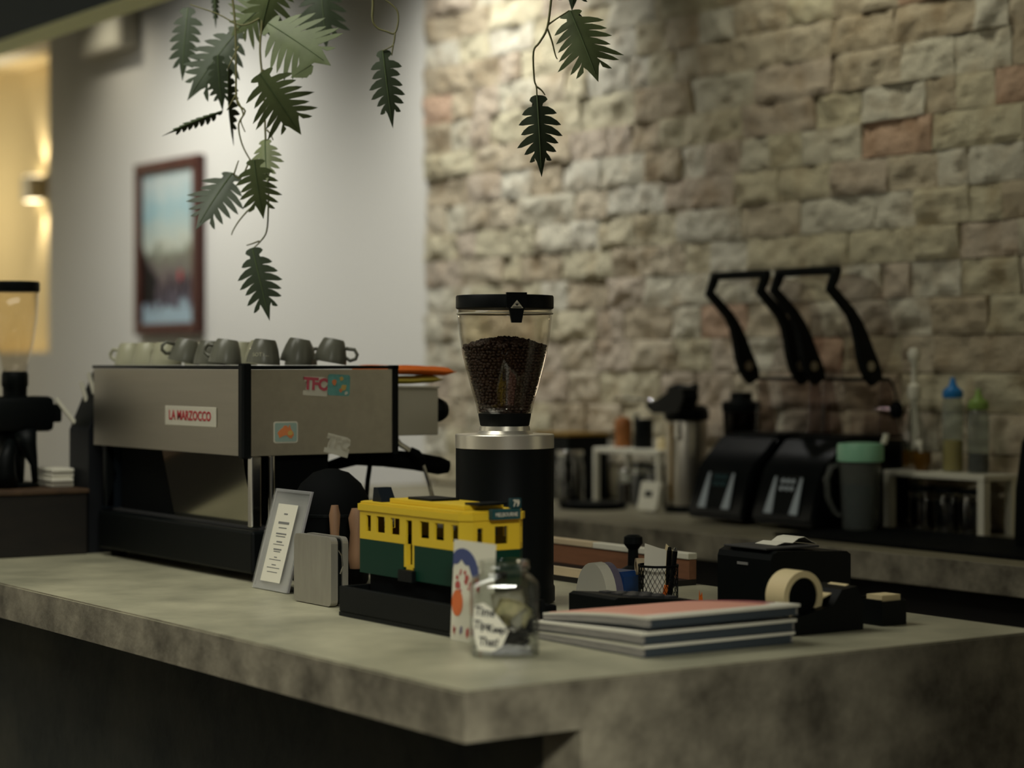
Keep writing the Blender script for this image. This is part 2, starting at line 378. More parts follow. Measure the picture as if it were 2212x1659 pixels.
# back counter
bc = thing('concrete_back_counter', 'concrete back counter running along the stone wall behind the aisle', 'counter', (4.1, 5, 0))
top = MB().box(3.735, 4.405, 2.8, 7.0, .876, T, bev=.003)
o = top.obj('countertop', 'concrete_shaded', bc); o.data.materials.append(M['concrete_edge'])
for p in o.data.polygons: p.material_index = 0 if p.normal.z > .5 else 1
B(3.80, 3.86, 2.8, 7.0, 0, .8755).obj('front_panel', 'wood_dark', bc)
B(3.861, 4.40, 6.94, 7.0, 0, .8755).obj('end_panel', 'concrete_edge', bc)

# wall things
pf = thing('framed_picture', 'portrait picture in mahogany frame hanging on the white wall behind the vines', 'picture', (4.449, 9.385, 1.56))
f = MB(); y0, y1, z0, z1 = 9.03, 9.74, 1.56, 2.41
for a in ((y0, y1, z0, z0+.055), (y0, y1, z1-.055, z1), (y0, y0+.055, z0+.055, z1-.055), (y1-.055, y1, z0+.055, z1-.055)):
    f.box(4.40, 4.448, *a, bev=.006)
f.obj('frame', 'frame', pf)
def picture_material():
    m = bpy.data.materials.new('painted_landscape'); m.use_nodes = True; nt = m.node_tree; b = nt.nodes['Principled BSDF']; L = nt.links.new
    b.inputs['Roughness'].default_value = .35
    tc = nt.nodes.new('ShaderNodeTexCoord'); sp = nt.nodes.new('ShaderNodeSeparateXYZ'); L(tc.outputs['Object'], sp.inputs[0])
    n = nt.nodes.new('ShaderNodeTexNoise'); n.inputs['Scale'].default_value = 14; n.inputs['Detail'].default_value = 6; L(tc.outputs['Object'], n.inputs['Vector'])
    ad = nt.nodes.new('ShaderNodeMath'); ad.operation = 'MULTIPLY_ADD'; ad.inputs[1].default_value = .22; L(n.outputs[0], ad.inputs[0]); L(sp.outputs[2], ad.inputs[2])
    r = nt.nodes.new('ShaderNodeValToRGB'); e = r.color_ramp.elements
    st = [(.0, S(150, 176, 188)), (.235, S(160, 184, 194)), (.26, S(70, 66, 84)), (.37, S(92, 74, 80)), (.44, S(104, 98, 92)), (.50, S(112, 116, 98)), (.56, S(190, 196, 180)), (.72, S(150, 186, 190)), (.86, S(196, 206, 200)), (.95, S(160, 190, 192))]
    while len(e) < len(st): e.new(.5)
    for i, (p, c) in enumerate(st): e[i].position = p; e[i].color = c
    L(ad.outputs[0], r.inputs[0]); L(r.outputs[0], b.inputs['Base Color'])
    return m
B(4.425, 4.447, y0+.05, y1-.05, z0+.05, z1-.05).obj('canvas', picture_material(), pf)
MB().prism([(0, 0), (.15, 0), (.15, .13), (.06, .19), (0, .29)], FX((4.4249, y1-.056, z0+.16)), .0008).obj('painted_roof', 'wood_dark', pf)
fig = MB(); q = random.Random(3)
for i in range(16): 
    yy = y0+.1+.5*q.random(); hh = .04+.05*q.random(); zz = z0+.14+.1*q.random()
    fig.prism([(0, 0), (.02, 0), (.014, hh), (.005, hh)], FX((4.4249, yy, zz)), .0012)
fig.obj('painted_figures', 'ink', pf)
MB().prism([(0, 0), (.03, 0), (.03, .05), (0, .05)], FX((4.4249, y0+.24, z0+.26)), .0014).obj('painted_coat', 'red', pf)

wb = thing('wall_speaker', 'white box fixed high on the wall under the soffit', 'speaker', (4.44, 10.03, 3.0))
MB().box(4.345, 4.449, 9.77, 10.29, 3.005, 3.20, bev=.01).obj('housing', 'greypanel', wb)
MB().box(4.342, 4.3445, 9.81, 10.25, 3.03, 3.18).obj('grille', 'white', wb)

sc = thing('wall_sconce', 'up and down wall light glowing in the yellow niche at far left', 'lamp', (4.79, 11.93, 2.46))
B(4.70, 4.798, 11.87, 12.01, 2.39, 2.53, bev=.004).obj('housing', 'greypanel', sc)
lens = mat('lit_lens', (1, .85, .55, 1), .4, emit=6)
B(4.715, 4.785, 11.885, 11.995, 2.531, 2.534).obj('lamp_lens', lens, sc); B(4.715, 4.785, 11.885, 11.995, 2.386, 2.389).obj('lamp_lens', lens, sc)
for zz, zt in ((2.545, 3.3), (2.375, 1.4)):
    lamp('sconce_beam', 'SPOT', (4.735, 11.87, zz), (4.79, 11.86, zt), 9, (1, .86, .62), spot_size=math.radians(75), spot_blend=.6, shadow_soft_size=.03)
lamp('niche_glow', 'POINT', (4.0, 12.6, 2.4), (4.8, 12.7, 2.4), 21, (1, .86, .58), shadow_soft_size=.1)
# ------------------------------------------------------------------ espresso machine
em = thing('espresso_machine', 'stainless espresso machine with black trim and cups on top', 'coffee machine', (2.3, 4.4, T))
X0, X1, Y0, Y1, Z0, Z1 = 2.09, 2.476, 4.06, 4.86, 1.22, 1.408
B(X0+.004, X1-.004, Y0+.004, Y1-.004, Z0+.002, Z1-.002).obj('inner_body', 'blackmat', em)
B(X0, X0+.0035, Y0+.018, Y1, Z0, Z1-.001).obj('rear_panel', 'steel', em)
B(X0+.018, X1-.012, Y0, Y0+.0035, Z0, Z1-.001).obj('side_panel', 'steel', em)
tr = MB(); tr.box(X0-.006, X0+.017, Y0-.006, Y0+.017, Z0-.006, Z1+.012, bev=.004)
tr.obj('corner_trim', 'black', em)
B(X1-.0115, X1+.001, Y0-.004, Y0+.02, Z0-.004, Z1+.008).obj('corner_trim', 'black', em)
tt = MB(); tt.box(X0-.004, X1+.002, Y0-.004, Y0+.012, Z1, Z1+.007); tt.box(X0-.004, X0+.012, Y0+.0125, Y1, Z1, Z1+.007); tt.box(X0+.0125, X1, Y0+.0125, Y1, Z1, Z1+.004)
tt.obj('cup_tray', 'black', em)
bd = B(X0-.003, X0-.0003, 4.188, 4.446, 1.279, 1.323, bev=.001).obj('badge', 'sticker', em)
text('badge_text', 'LA MARZOCCO', .030, 'red', FX((X0-.0036, 4.317, 1.3015)), bd, sx=1.0, bold=.0006)
# stickers on the side
def sticker(poly, x, z, m, tilt, label, depth=.0008):
    o = MB().prism(poly, FY((x, Y0-.0002, z)) @ Matrix.Rotation(tilt, 4, 'Z'), depth).obj('sticker', m, em); o['label'] = label; return o
tfc = [(-.029, .019), (-.029, .008), (-.022, .008), (-.024, -.012), (-.03, -.012), (-.03, -.022), (.03, -.022), (.031, -.004), (.024, -.002), (.031, .006), (.028, .017), (.02, .02)]
s1 = sticker(tfc, 2.266, 1.371, 'sticker', -.07, 'white sticker with pink striped letters')
for k, dz in ((0, 0),): text('sticker_text', 'TFC', .036, 'redpink', FY((2.266, Y0-.0016, 1.3735)) @ Matrix.Rotation(-.07, 4, 'Z'), s1, sx=.92, bold=.0016)
s2 = sticker(rr(.056, .047, .006), 2.325, 1.372, 'teal', -.05, 'turquoise map sticker')
for i, (dx, dz, r, mm) in enumerate(((-.012, .006, .008, 'orange'), (.006, .014, .006, 'ochre'), (.012, -.006, .009, 'ochre'), (.004, -.012, .005, 'orange'), (.018, -.018, .005, 'sticker'))):
    MB().prism(blob(9, r, i, .4), FY((2.325+dx, Y0-.0012, 1.372+dz)), .0006).obj('printed_island', mm, s2)
s3 = sticker(rr(.060, .047, .006), 2.192, 1.270, 'sticker', .0, 'pale sticker with an orange map')
MB().prism(rr(.054, .041, .004), FY((2.192, Y0-.0011, 1.270)), .0004).obj('printed_sea', 'paleblue', s3)
aus = [(-.021, -.002), (-.014, .005), (-.008, .009), (-.004, .014), (.003, .013), (.005, .008), (.009, .016), (.012, .006), (.018, -.001), (.019, -.008), (.013, -.015), (.008, -.013), (.001, -.007), (-.007, -.009), (-.016, -.013), (-.018, -.008)]
MB().prism(aus, FY((2.192, Y0-.0016, 1.271)), .0006).obj('printed_land', 'orange', s3)
MB().prism(blob(10, .007, 4, .3), FY((2.202, Y0-.0023, 1.268)), .0004).obj('printed_land', 'ochre', s3)
s4 = sticker([(x*1.02, y*1.05) for x, y in tfc], 2.322, 1.240, 'sticker', -.25, 'plain white letter-shaped sticker half peeled at the lower edge')
text('sticker_text', 'TFC', .036, 'greypanel', FY((2.322, Y0-.0016, 1.2425)) @ Matrix.Rotation(-.25, 4, 'Z'), s4, sx=.92, bold=.0008)
# base, legs, splash panel
B(2.092, 2.47, 4.025, 4.84, T+.018, 1.060, bev=.006).obj('base', 'black', em)
B(2.12, 2.46, 4.045, 4.82, 1.0605, 1.066).obj('drip_grate', 'charcoal', em)
for x, y in ((2.13, 4.06), (2.43, 4.06), (2.13, 4.8), (2.43, 4.8)): MB().lathe([(.018, T+.0005), (.022, T+.0185)], (x, y, 0), 16).obj('foot', 'blackmat', em)
for x, y in ((2.112, 4.052), (2.112, 4.82)):
    B(x-.012, x+.012, y-.010, y+.010, 1.0665, 1.2195, bev=.003).obj('leg', 'chrome' if y < 4.5 else 'black', em)
MB().cyl((2.15, 4.046, 1.0665), (2.15, 4.046, 1.2195), .0075).obj('leg', 'chrome', em)
MB().prism([(2.124, 1.0668), (2.127, 1.0668), (2.095, 1.2190), (2.092, 1.2190)], frame((0, 4.072, 0), (1, 0, 0), (0, 0, 1), (0, 1, 0)), .40).obj('splash_panel', 'mirror', em)
B(2.135, 2.42, 4.475, 4.795, 1.0668, 1.2190).obj('boiler_cover', 'blackmat', em)
B(2.166, 2.315, 4.09, 4.47, 1.0668, 1.2190).obj('inner_frame', 'blackmat', em)
cv = MB().prism([(0, 0), (.25, 0), (.25, .153), (.0, .153), (.03, .08)], frame((2.10, 4.835, 1.0667), (1, 0, 0), (0, 0, 1), (0, -1, 0)), .025)
cv.obj('side_cheek', 'navy', em)
# group side: end box, knob, wand, group head, portafilter
B(X1+.0015, 2.637, 4.14, 4.82, 1.2535, 1.362, bev=.002).obj('group_housing', 'greypanel', em)
B(X1+.0015, 2.640, 4.138, 4.822, 1.3625, 1.367, bev=.001).obj('housing_lid', 'greypanel', em)
kb = MB().lathe([(.0, 0), (.026, 0), (.0285, .004), (.0285, .018), (.020, .033), (.0, .038)], (2.6375, 4.165, 1.311), 12, Matrix.Rotation(PI/2, 4, 'Y')); kb.obj('steam_knob', 'black', em)
MB().tube([(2.534, 4.16, 1.2532), (2.536, 4.16, 1.243), (2.545, 4.158, 1.232), (2.56, 4.155, 1.223), (2.58, 4.15, 1.212), (2.597, 4.145, 1.19), (2.612, 4.14, 1.14), (2.624, 4.135, 1.085)], [.006, .006, .006, .006, .006, .0045, .0045, .005], 10).obj('steam_wand', 'chrome', em, smooth='all')
MB().tube([(2.568, 4.153, 1.219), (2.582, 4.149, 1.209), (2.593, 4.147, 1.196), (2.599, 4.144, 1.184)], [.009, .0125, .0125, .008], 10).obj('wand_grip', 'blackmat', em, smooth='all')
gh = MB().lathe([(.04, 1.2195), (.04, 1.20), (.034, 1.192), (.034, 1.176), (0, 1.176)], (2.39, 4.30, 0), 28); gh.obj('group_head', 'chrome', em, smooth=True)
gh = MB().lathe([(.04, 1.2195), (.04, 1.20), (.034, 1.192), (.034, 1.176), (0, 1.176)], (2.39, 4.62, 0), 28); gh.obj('group_head', 'chrome', em, smooth=True)
pt = MB().lathe([(0, 1.135), (.03, 1.137), (.035, 1.15), (.036, 1.1755), (0, 1.1755)], (2.39, 4.30, 0), 28); pt = pt.obj('portafilter', 'chrome', em, smooth=True)
MB().tube([(2.415, 4.28, 1.198-.02), (2.47, 4.235, 1.2), (2.53, 4.21, 1.2), (2.60, 4.19, 1.192), (2.66, 4.175, 1.180), (2.684, 4.170, 1.177)], [.012, .017, .021, .022, .022, .015], 12).obj('portafilter_handle', 'blackmat', pt, smooth='all')
MB().tube([(2.488, 4.205, 1.2195), (2.487, 4.2, 1.18), (2.482, 4.2, 1.15), (2.478, 4.2, 1.11)], .006, 8).obj('water_spout', 'blackmat', em, smooth='all')
# ------------------------------------------------------------------ cups
def cup_proto(name, label, m, group):
    r = thing(name, label, 'cup', (0, 0, 0), group)
    out = [(.0375, 0), (.0375, .003), (.036, .014), (.031, .034), (.025, .05), (.022, .054), (.0, .055)]
    inn = [(0, .05), (.021, .05), (.028, .034), (.034, .012), (.0355, 0)]
    MB().lathe(out+inn, (0, 0, 0), 28, close=True).obj('body', m, r, smooth=True)
    MB().tube([(.034, 0, .016), (.045, 0, .012), (.056, 0, .018), (.058, 0, .028), (.050, 0, .038), (.030, 0, .037)], .0042, 8).obj('handle', m, r, smooth='all')
    return r
GC = 'upturned cups on the espresso machine'
c0 = cup_proto('coffee_cup', 'x', 'cup', GC); p0 = cup_proto('coffee_cup', 'x', 'cup_pale', GC)
CZ = Z1+.0073
cups = [  # x, y, handle angle, tilt dir, tilt, pale, label
 (2.362, 4.165, -35, .18, 0, 'rightmost grey cup, its handle loop pointing right towards the wall'),
 (2.276, 4.165, 80, .16, 0, 'grey cup second from right in the front row, handle hidden behind'),
 (2.192, 4.165, 70, .1, 0, 'grey cup with faint pale lettering above the black corner post'),
 (2.150, 4.268, 120, .12, 0, 'grey cup just left of the lettered cup along the rear edge'),
 (2.165, 4.375, -75, .05, 0, 'grey cup with dark round handle facing front beside the black post'),
 (2.150, 4.480, 170, .2, 0, 'dark grey cup tilted beside the pale cups, bright rim line'),
 (2.150, 4.575, 100, .0, 1, 'pale cup third from the left end of the machine top'),
 (2.150, 4.675, 90, .0, 1, 'pale cup second from the left end of the machine top'),
 (2.150, 4.780, 120, .0, 1, 'leftmost pale cup at the far left end of the machine top'),
 (2.25, 4.29, 60, .06, 1, 'pale cup in the second row behind the lettered cup'),
 (2.25, 4.385, 30, .0, 1, 'pale cup in the second row, behind the cup with the round handle'),
 (2.25, 4.48, 30, .0, 1, 'pale cup in the second row behind the tilted dark cup'),
 (2.345, 4.27, 10, .0, 0, 'grey cup half hidden between the two rightmost front cups'),
 (2.25, 4.60, 50, .0, 1, 'pale cup in the second row behind the left pale cups'),
]
for i, (x, y, a, tl, pale, lb) in enumerate(cups):
    src = p0 if pale else c0
    used = src.get('used'); o = copy_tree(src) if used else src; src['used'] = 1
    q = (Matrix.Rotation(math.radians(a), 4, 'Z') @ Matrix.Rotation(0, 4, 'X'))
    o.location = (x, y, CZ+.0004); o.rotation_mode = 'QUATERNION'; 
    if tl:
        ax = Vector((math.cos(math.radians(-55)), math.sin(math.radians(-55)), 0))    # lean in the row
        q = Matrix.Rotation(tl, 4, Vector((.5, .8, 0)).normalized()) @ q
        o.location.z += math.sin(tl)*.0375
    o.rotation_quaternion = q.to_quaternion(); o['label'] = lb; o['group'] = GC
    if i == 2:
        ch = text('cup_text', 'SOTTES', .012, 'cup_pale', Matrix.Identity(4), None, ext=.0002, wrap=lambda yy: .0345-(yy)*.29)
        ch.data.transform(frame((2.192, 4.165, CZ+.024), (.824, -.566, 0), (0, 0, 1), (-.566, -.824, 0)))
        bpy.context.view_layer.update(); ch.data.transform(o.matrix_world.inverted()); ch.parent = o
for c in (c0, p0): del c['used']
# cloths on the group housing
def cloth(name, label, m, x0, x1, y0, y1, z, th, sd, curl):
    t = bmesh.new(); nx, ny = 16, 10; g = []
    for s in (0, 1):
        l = []
        for i in range(nx):
            for j in range(ny):
                u, v = i/(nx-1), j/(ny-1); x = x0+(x1-x0)*u; y = y0+(y1-y0)*v
                n = noise.noise(Vector((x*14+sd, y*14, 0)))*.003; ed = min(1, min(u, 1-u, v, 1-v)*9)**.5
                l.append(t.verts.new((x, y, z+.0035+n+curl*u*u+(th/2 if s else -th/2)*ed+th/2)))
        g.append(l)
    for i in range(nx-1):
        for j in range(ny-1):
            for s in (0, 1):
                a = [g[s][i*ny+j], g[s][(i+1)*ny+j], g[s][(i+1)*ny+j+1], g[s][i*ny+j+1]]; t.faces.new(a if s else a[::-1])
    def strip(idx):
        for a, b in zip(idx, idx[1:]): t.faces.new((g[0][a], g[0][b], g[1][b], g[1][a]))
    strip([i*ny for i in range(nx)]); strip([(nx-1)*ny+j for j in range(ny)]); strip([i*ny+ny-1 for i in range(nx-1, -1, -1)]); strip([j for j in range(ny-1, -1, -1)])
    bmesh.ops.recalc_face_normals(t, faces=t.faces[:])
    b = MB(); b.join(t); return tag(b.obj(name, m, smooth='all'), label, 'cloth')
cloth('cleaning_cloth', 'olive folded cloth lying under the orange cloth on the machine', 'cloth_olive', 2.49, 2.655, 4.142, 4.30, 1.3672, .017, 1, .004)
cloth('cleaning_cloth', 'orange folded cloth on top of the olive cloth beside the grinder', 'cloth_orange', 2.485, 2.694, 4.145, 4.30, 1.392, .020, 5, -.004)

# ------------------------------------------------------------------ coffee grinder in the middle
G = (2.34, 3.43)
gr = thing('coffee_grinder', 'black coffee grinder with silver collar and clear hopper at centre', 'grinder', (G[0], G[1], T))
def lat(prof, c, seg=56, close=False): return MB().lathe(prof, (c[0], c[1], 0), seg, close=close)
lat([(.092, T+.0005), (.099, T+.004), (.099, T+.03), (.0965, T+.035), (.0965, 1.2525), (0, 1.2525)], G).obj('body', 'black', gr, smooth=True)
lat([(.0955, 1.2527), (.0975, 1.254), (.0975, 1.2795), (.096, 1.281), (.056, 1.2815), (.050, 1.288), (.049, 1.2968), (0, 1.2968)], G).obj('collar', 'collar', gr, smooth=True)
lat([(.047, 1.297), (.0485, 1.299), (.052, 1.318), (.052, 1.3215), (0, 1.3215)], G).obj('hopper_neck', 'black', gr, smooth=True)
hp = [(.0535, 1.3217), (.057, 1.34), (.066, 1.37), (.0755, 1.405), (.084, 1.44), (.0895, 1.475), (.0925, 1.505), (.094, 1.527)]
lat(hp+[(r-.0025, zz) for r, zz in hp[::-1]], G, 64, close=True).obj('hopper', 'hopper', gr, smooth='all')
lat([(.0945, 1.5165), (.0955, 1.517), (.0955, 1.519), (.0945, 1.5195)], G, 64, close=True).obj('hopper_rim', 'greypanel', gr, smooth=True)
lat([(.0, 1.5272), (.0945, 1.5272), (.0965, 1.529), (.0965, 1.551), (.095, 1.5535), (0, 1.5535)], G, 64).obj('lid', 'black', gr, smooth=True)
# latch turned towards the customer side
nrm = Vector((-.566+.24*.824, -.824-.24*.566, 0)).normalized(); tan = Vector((-nrm.y, nrm.x, 0)); 
if tan.dot(Vector((.824, -.566, 0))) < 0: tan = -tan
base = Vector((G[0], G[1], 0))+nrm*.0935
lt = MB().prism([(-.020, 1.557), (-.020, 1.528), (-.0145, 1.5255), (-.0095, 1.4985), (.0095, 1.4985), (.0145, 1.5255), (.020, 1.528), (.020, 1.557)], frame(base, tan, (0, 0, 1), nrm), .0085)
lt = lt.obj('latch', 'black', gr)
lg = MB().prism([(-.0125, 1.5265), (.0125, 1.5265), (0, 1.542)], frame(base+nrm*.0086, tan, (0, 0, 1), nrm), .0005).obj('emblem', 'letters', lt)
em2 = MB()
for i in range(5):
    em2.prism([(-.0006, 0), (.0006, 0), (.0003, .006), (-.0003, .006)], frame(base+nrm*.0092+Vector((0, 0, 1.5315)), tan, (0, 0, 1), nrm) @ Matrix.Rotation((i-2)*.42, 4, 'Z'), .0003)
em2.prism([(-.009, 1.5275), (.009, 1.5275), (.008, 1.5293), (-.008, 1.5293)], frame(base+nrm*.0092, tan, (0, 0, 1), nrm), .0003)
em2.obj('emblem_lines', 'ink', lt)
# beans
bn = MB(); q = random.Random(11)
def hr(zz):
    for (r0, a), (r1, b) in zip(hp, hp[1:]):
        if a <= zz <= b: return r0+(r1-r0)*(zz-a)/(b-a)
    return hp[0][0]
def topz(x, y): 
    d = math.hypot(x, y)/.085
    return 1.470-.020*d*d+.004*noise.noise(Vector((x*40, y*40, 3)))
core = []
for zz in (1.3225, 1.34, 1.37, 1.40, 1.43, 1.446): core.append((hr(zz)-.010, zz))
bn.lathe(core+[(.05, 1.452), (0, 1.462)], (G[0], G[1], 0), 32)
proto = bmesh.new(); bmesh.ops.create_icosphere(proto, subdivisions=1, radius=1)
for v in proto.verts: v.co = Vector((v.co.x*.0058, v.co.y*.0042, v.co.z*.0034))
pm = bpy.data.meshes.new('bean'); proto.to_mesh(pm); proto.free()
def put(x, y, zz):
    k = len(bn.b.verts); bn.b.from_mesh(pm); bn.b.verts.ensure_lookup_table()
    mt = Matrix.Translation((G[0]+x, G[1]+y, zz)) @ Matrix.Rotation(q.random()*6.3, 4, 'Z') @ Matrix.Rotation(q.random()*6.3, 4, 'X')
    for v in bn.b.verts[k:]: v.co = mt @ v.co
for i in range(420):
    a = q.random()*2*PI; d = .081*math.sqrt(q.random()); x, y = d*math.cos(a), d*math.sin(a); put(x, y, topz(x, y)-.002+.003*q.random())
zz = 1.326
while zz < 1.452:
    r = hr(zz)-.0085; n = int(2*PI*r/.0088)
    for i in range(n):
        a = 2*PI*(i+q.random()*.6)/n; put(r*math.cos(a), r*math.sin(a), zz+(q.random()-.5)*.003)
    zz += .0058
bpy.data.meshes.remove(pm)
tag(bn.obj('coffee_beans', 'bean', smooth='all'), 'dark roasted coffee beans filling the clear grinder hopper', 'coffee beans', kind='stuff')

# ------------------------------------------------------------------ toy tram in a black display tray
ty = thing('display_tray', 'black open tray the toy tram stands in', 'tray', (2.045, 3.2, T))
B(1.958, 2.14, 3.01, 3.418, T+.0005, T+.008).obj('base', 'black', ty)
for nm, a in (('wall', (1.958, 1.966, 3.01, 3.418, T+.0085, 1.006)), ('wall', (2.132, 2.14, 3.01, 3.418, T+.0085, 1.006)), ('wall', (1.9665, 2.1315, 3.01, 3.018, T+.0085, 1.006)), ('wall', (1.9665, 2.1315, 3.41, 3.418, T+.0085, 1.006))):
    B(*a, bev=.002).obj('side_wall', 'black', ty)
tm = thing('toy_tram', 'yellow and green toy tram model with black roof signs', 'toy', (2.06, 3.23, T+.0085))
TX0, TX1, TY0, TY1 = 1.997, 2.131, 3.05, 3.426
G0, G1, TZ = 1.03, 1.093, 1.158
# green lower body with a door gap on the visible side
def slab_panel(nm, m, x0, x1, y0, y1, z0, z1): return B(x0, x1, y0, y1, z0, z1, bev=.0012).obj(nm, m, tm)
ch = .018
def outline(ins, c=ch): 
    x0, x1, y0, y1 = TX0+ins, TX1-ins, TY0+ins, TY1-ins
    return [(x0, y0+c), (x0+c*.0+.0, y0+c), (x0+c, y0), (x1-c, y0), (x1, y0+c), (x1, y1-c), (x1-c, y1), (x0+c, y1), (x0, y1-c)][:1]+[(x0+c, y0), (x1-c, y0), (x1, y0+c), (x1, y1-c), (x1-c, y1), (x0+c, y1), (x0, y1-c)]
def ring(z0, z1, ins, th, holes=None):
    """closed wall following the tram outline between two heights, cut by windows given per side as spans"""
    b = MB(); P = outline(ins); n = len(P)
    for i in range(n):
        a, c = Vector((*P[i], 0)), Vector((*P[(i+1) % n], 0)); d = c-a; L = d.length; d.normalize(); nn = Vector((d.y, -d.x, 0)); a = a-nn*th
        sp = sorted(holes.get(i, [])) if holes else []
        cut = [0]+[v for s in sp for v in s[:2]]+[L]
        for k in range(0, len(cut), 2):
            if cut[k+1]-cut[k] > 1e-5: b.prism([(cut[k], z0), (cut[k+1], z0), (cut[k+1], z1), (cut[k], z1)], frame(a, d, (0, 0, 1), nn), th)
        for s in sp:
            if s[2] > z0: b.prism([(s[0], z0), (s[1], z0), (s[1], s[2]), (s[0], s[2])], frame(a, d, (0, 0, 1), nn), th)
            if s[3] < z1: b.prism([(s[0], s[3]), (s[1], s[3]), (s[1], z1), (s[0], z1)], frame(a, d, (0, 0, 1), nn), th)
    return b
# sides of outline(): 0 corner, 1 front end, 2 corner, 3 far side, 4, 5 rear end, 6 corner, 7 visible long side (from rear to front)
yv = TY1-ch
W = lambda ya, yb: (yv-ya-.002, yv-yb+.004, 1.108, 1.138)
wins = [W(3.384, 3.372), W(3.347, 3.322), W(3.296, 3.270), (yv-3.2445, yv-3.2235, 0, 1.137), W(3.196, 3.170), W(3.146, 3.121), W(3.092, 3.075)]
fw = [(x-TX0-ch, x2-TX0-ch, 1.110, 1.137) for x, x2 in ((2.022, 2.036), (2.054, 2.080))]
fr = TX1-TX0-2*ch
H = {7: wins, 1: [(.008, .020, 1.104, 1.133), (.045, .072, 1.104, 1.135)], 2: [(.008, .017, 1.104, 1.133)], 3: [(.03+.045*i, .055+.045*i, 1.110, 1.137) for i in range(6)], 5: [(.03, .055, 1.108, 1.137)]}
ring(G1+.0002, 1.146, .0, .0045, {k: [(a, b, max(c, G1), d) for a, b, c, d in v] for k, v in H.items()}).obj('upper_body', 'yellow', tm)
ring(1.1462, TZ, -.003, .014).obj('cornice', 'yellow', tm)
gh_ = {7: [(yv-3.2525, yv-3.2155, 0, 2)]}
ring(G0, G1, .0, .007, gh_).obj('lower_body', 'green', tm)
# door frame reaching down, steps
df = MB(); df.box(1.998, 2.008, 3.2525, 3.2445, 1.052, G1+.0); df.box(1.998, 2.008, 3.2235, 3.2155, 1.052, G1); df.box(1.998, 2.008, 3.2443, 3.2237, 1.048, 1.056)
df.obj('door_frame', 'yellow', tm); B(2.0085, 2.011, 3.2235, 3.2445, 1.056, 1.136).obj('door', 'blackmat', tm)
B(1.988, 2.006, 3.210, 3.258, 1.026, 1.0475, bev=.001).obj('step', 'black', tm)
B(2.010, 2.110, 3.066, 3.392, .990, 1.0295).obj('undercarriage', 'blackmat', tm)
for yy in (3.12, 3.335):
    for xx in (2.028, 2.092): MB().cyl((xx-.006, yy, .9785), (xx+.006, yy, .9785), .0195).obj('wheel', 'blackmat', tm)
MB().prism(outline(.001), Matrix.Translation((0, 0, TZ+.0002)), .004).obj('roof', 'yellow', tm)
B(2.018, 2.102, 3.085, 3.335, TZ+.0045, TZ+.013, bev=.001).obj('roof_deck', 'yellow', tm)
B(2.03, 2.09, 3.21, 3.29, TZ+.0132, TZ+.0175).obj('roof_vent', 'black', tm)
MB().prism([(0, 0), (.035, 0), (.018, .026), (.004, .026)], frame((2.045, 3.392, TZ+.0045), (0, -1, 0), (0, 0, 1), (-1, 0, 0)), .03).obj('trolley_mast', 'navy', tm)
B(2.03, 2.09, 3.055, 3.10, TZ+.0135, TZ+.0175).obj('roof_vent', 'black', tm)
sg = B(2.044, 2.104, 3.034, 3.046, 1.1475, 1.1655, bev=.0008).obj('destination_sign', 'tealsign', tm)
text('sign_text', 'MELBOURNE', .0100, 'letters', FY((2.074, 3.0337, 1.156)), sg, ext=.0002, sx=.82, bold=0)
bl = MB()
for a in ((2.0465, 2.1015, 1.1495, 1.1502), (2.0465, 2.1015, 1.1632, 1.1639), (2.0465, 2.0472, 1.1495, 1.1639), (2.1008, 2.1015, 1.1495, 1.1639)): bl.box(a[0], a[1], 3.0334, 3.0339, a[2], a[3])
bl.obj('sign_border', 'signline', sg)
sg = B(2.086, 2.108, 3.038, 3.046, 1.166, 1.1835, bev=.0008).obj('route_sign', 'tealsign', tm)
text('sign_text', '79', .0165, 'letters', FY((2.097, 3.0377, 1.1745)), sg, ext=.0002, sx=.85, bold=.0003)
B(2.052, 2.080, 3.0425, 3.0495, 1.090-.05, 1.090-.035).obj('coupler', 'blackmat', tm)
MB().lathe([(.0, 0), (.004, .0), (.004, .003), (0, .004)], (2.108, 3.0495, 1.072), 12, Matrix.Rotation(PI/2, 4, 'X')).obj('headlamp', 'letters', tm)
# ------------------------------------------------------------------ small things along the counter edge
# menu in an acrylic stand, leaning back
MW, MHt = .152, .212
tilt = math.atan2(.057, .205)
mn = thing('menu_stand', 'clear acrylic stand holding a printed paper menu beside the espresso machine', 'menu', (2.047, 3.945, T), None, 0)
up = Vector((math.sin(tilt), 0, math.cos(tilt))); mx = Vector((0, -1, 0)); nz = mx.cross(up)
mo = Vector((2.047, 3.945, T+.0015))
MB().prism([(0, 0), (MW, 0), (MW, MHt), (0, MHt)], frame(mo+Vector((.003, 0, 0)), mx, up, nz), .0025).obj('acrylic_front', 'glass', mn)
bk = MB().prism([(0, 0), (MW, 0), (MW, MHt), (0, MHt)], frame(mo+Vector((.0095, 0, 0)), mx, up, nz), .0025); bk.obj('acrylic_back', 'acrylic', mn)
fo = B(2.052, 2.115, 3.795, 3.943, T+.0004, T+.003).obj('acrylic_foot', 'glass', mn)
bdm = MB()
for a in ((0, MW, .0, .006), (0, MW, MHt-.006, MHt), (0, .006, .006, MHt-.006), (MW-.006, MW, .006, MHt-.006)):
    bdm.prism([(a[0], a[2]), (a[1], a[2]), (a[1], a[3]), (a[0], a[3])], frame(mo+Vector((.0066, 0, 0)), mx, up, nz), .0025)
bdm.obj('bevelled_border', 'acrylic', mn)
pp = MB().prism([(.034, .018), (.118, .018), (.118, .182), (.034, .182)], frame(mo+Vector((.0004, 0, 0)), mx, up, nz), .0006).obj('menu_sheet', 'paper', mn)
ln = MB(); q = random.Random(5)
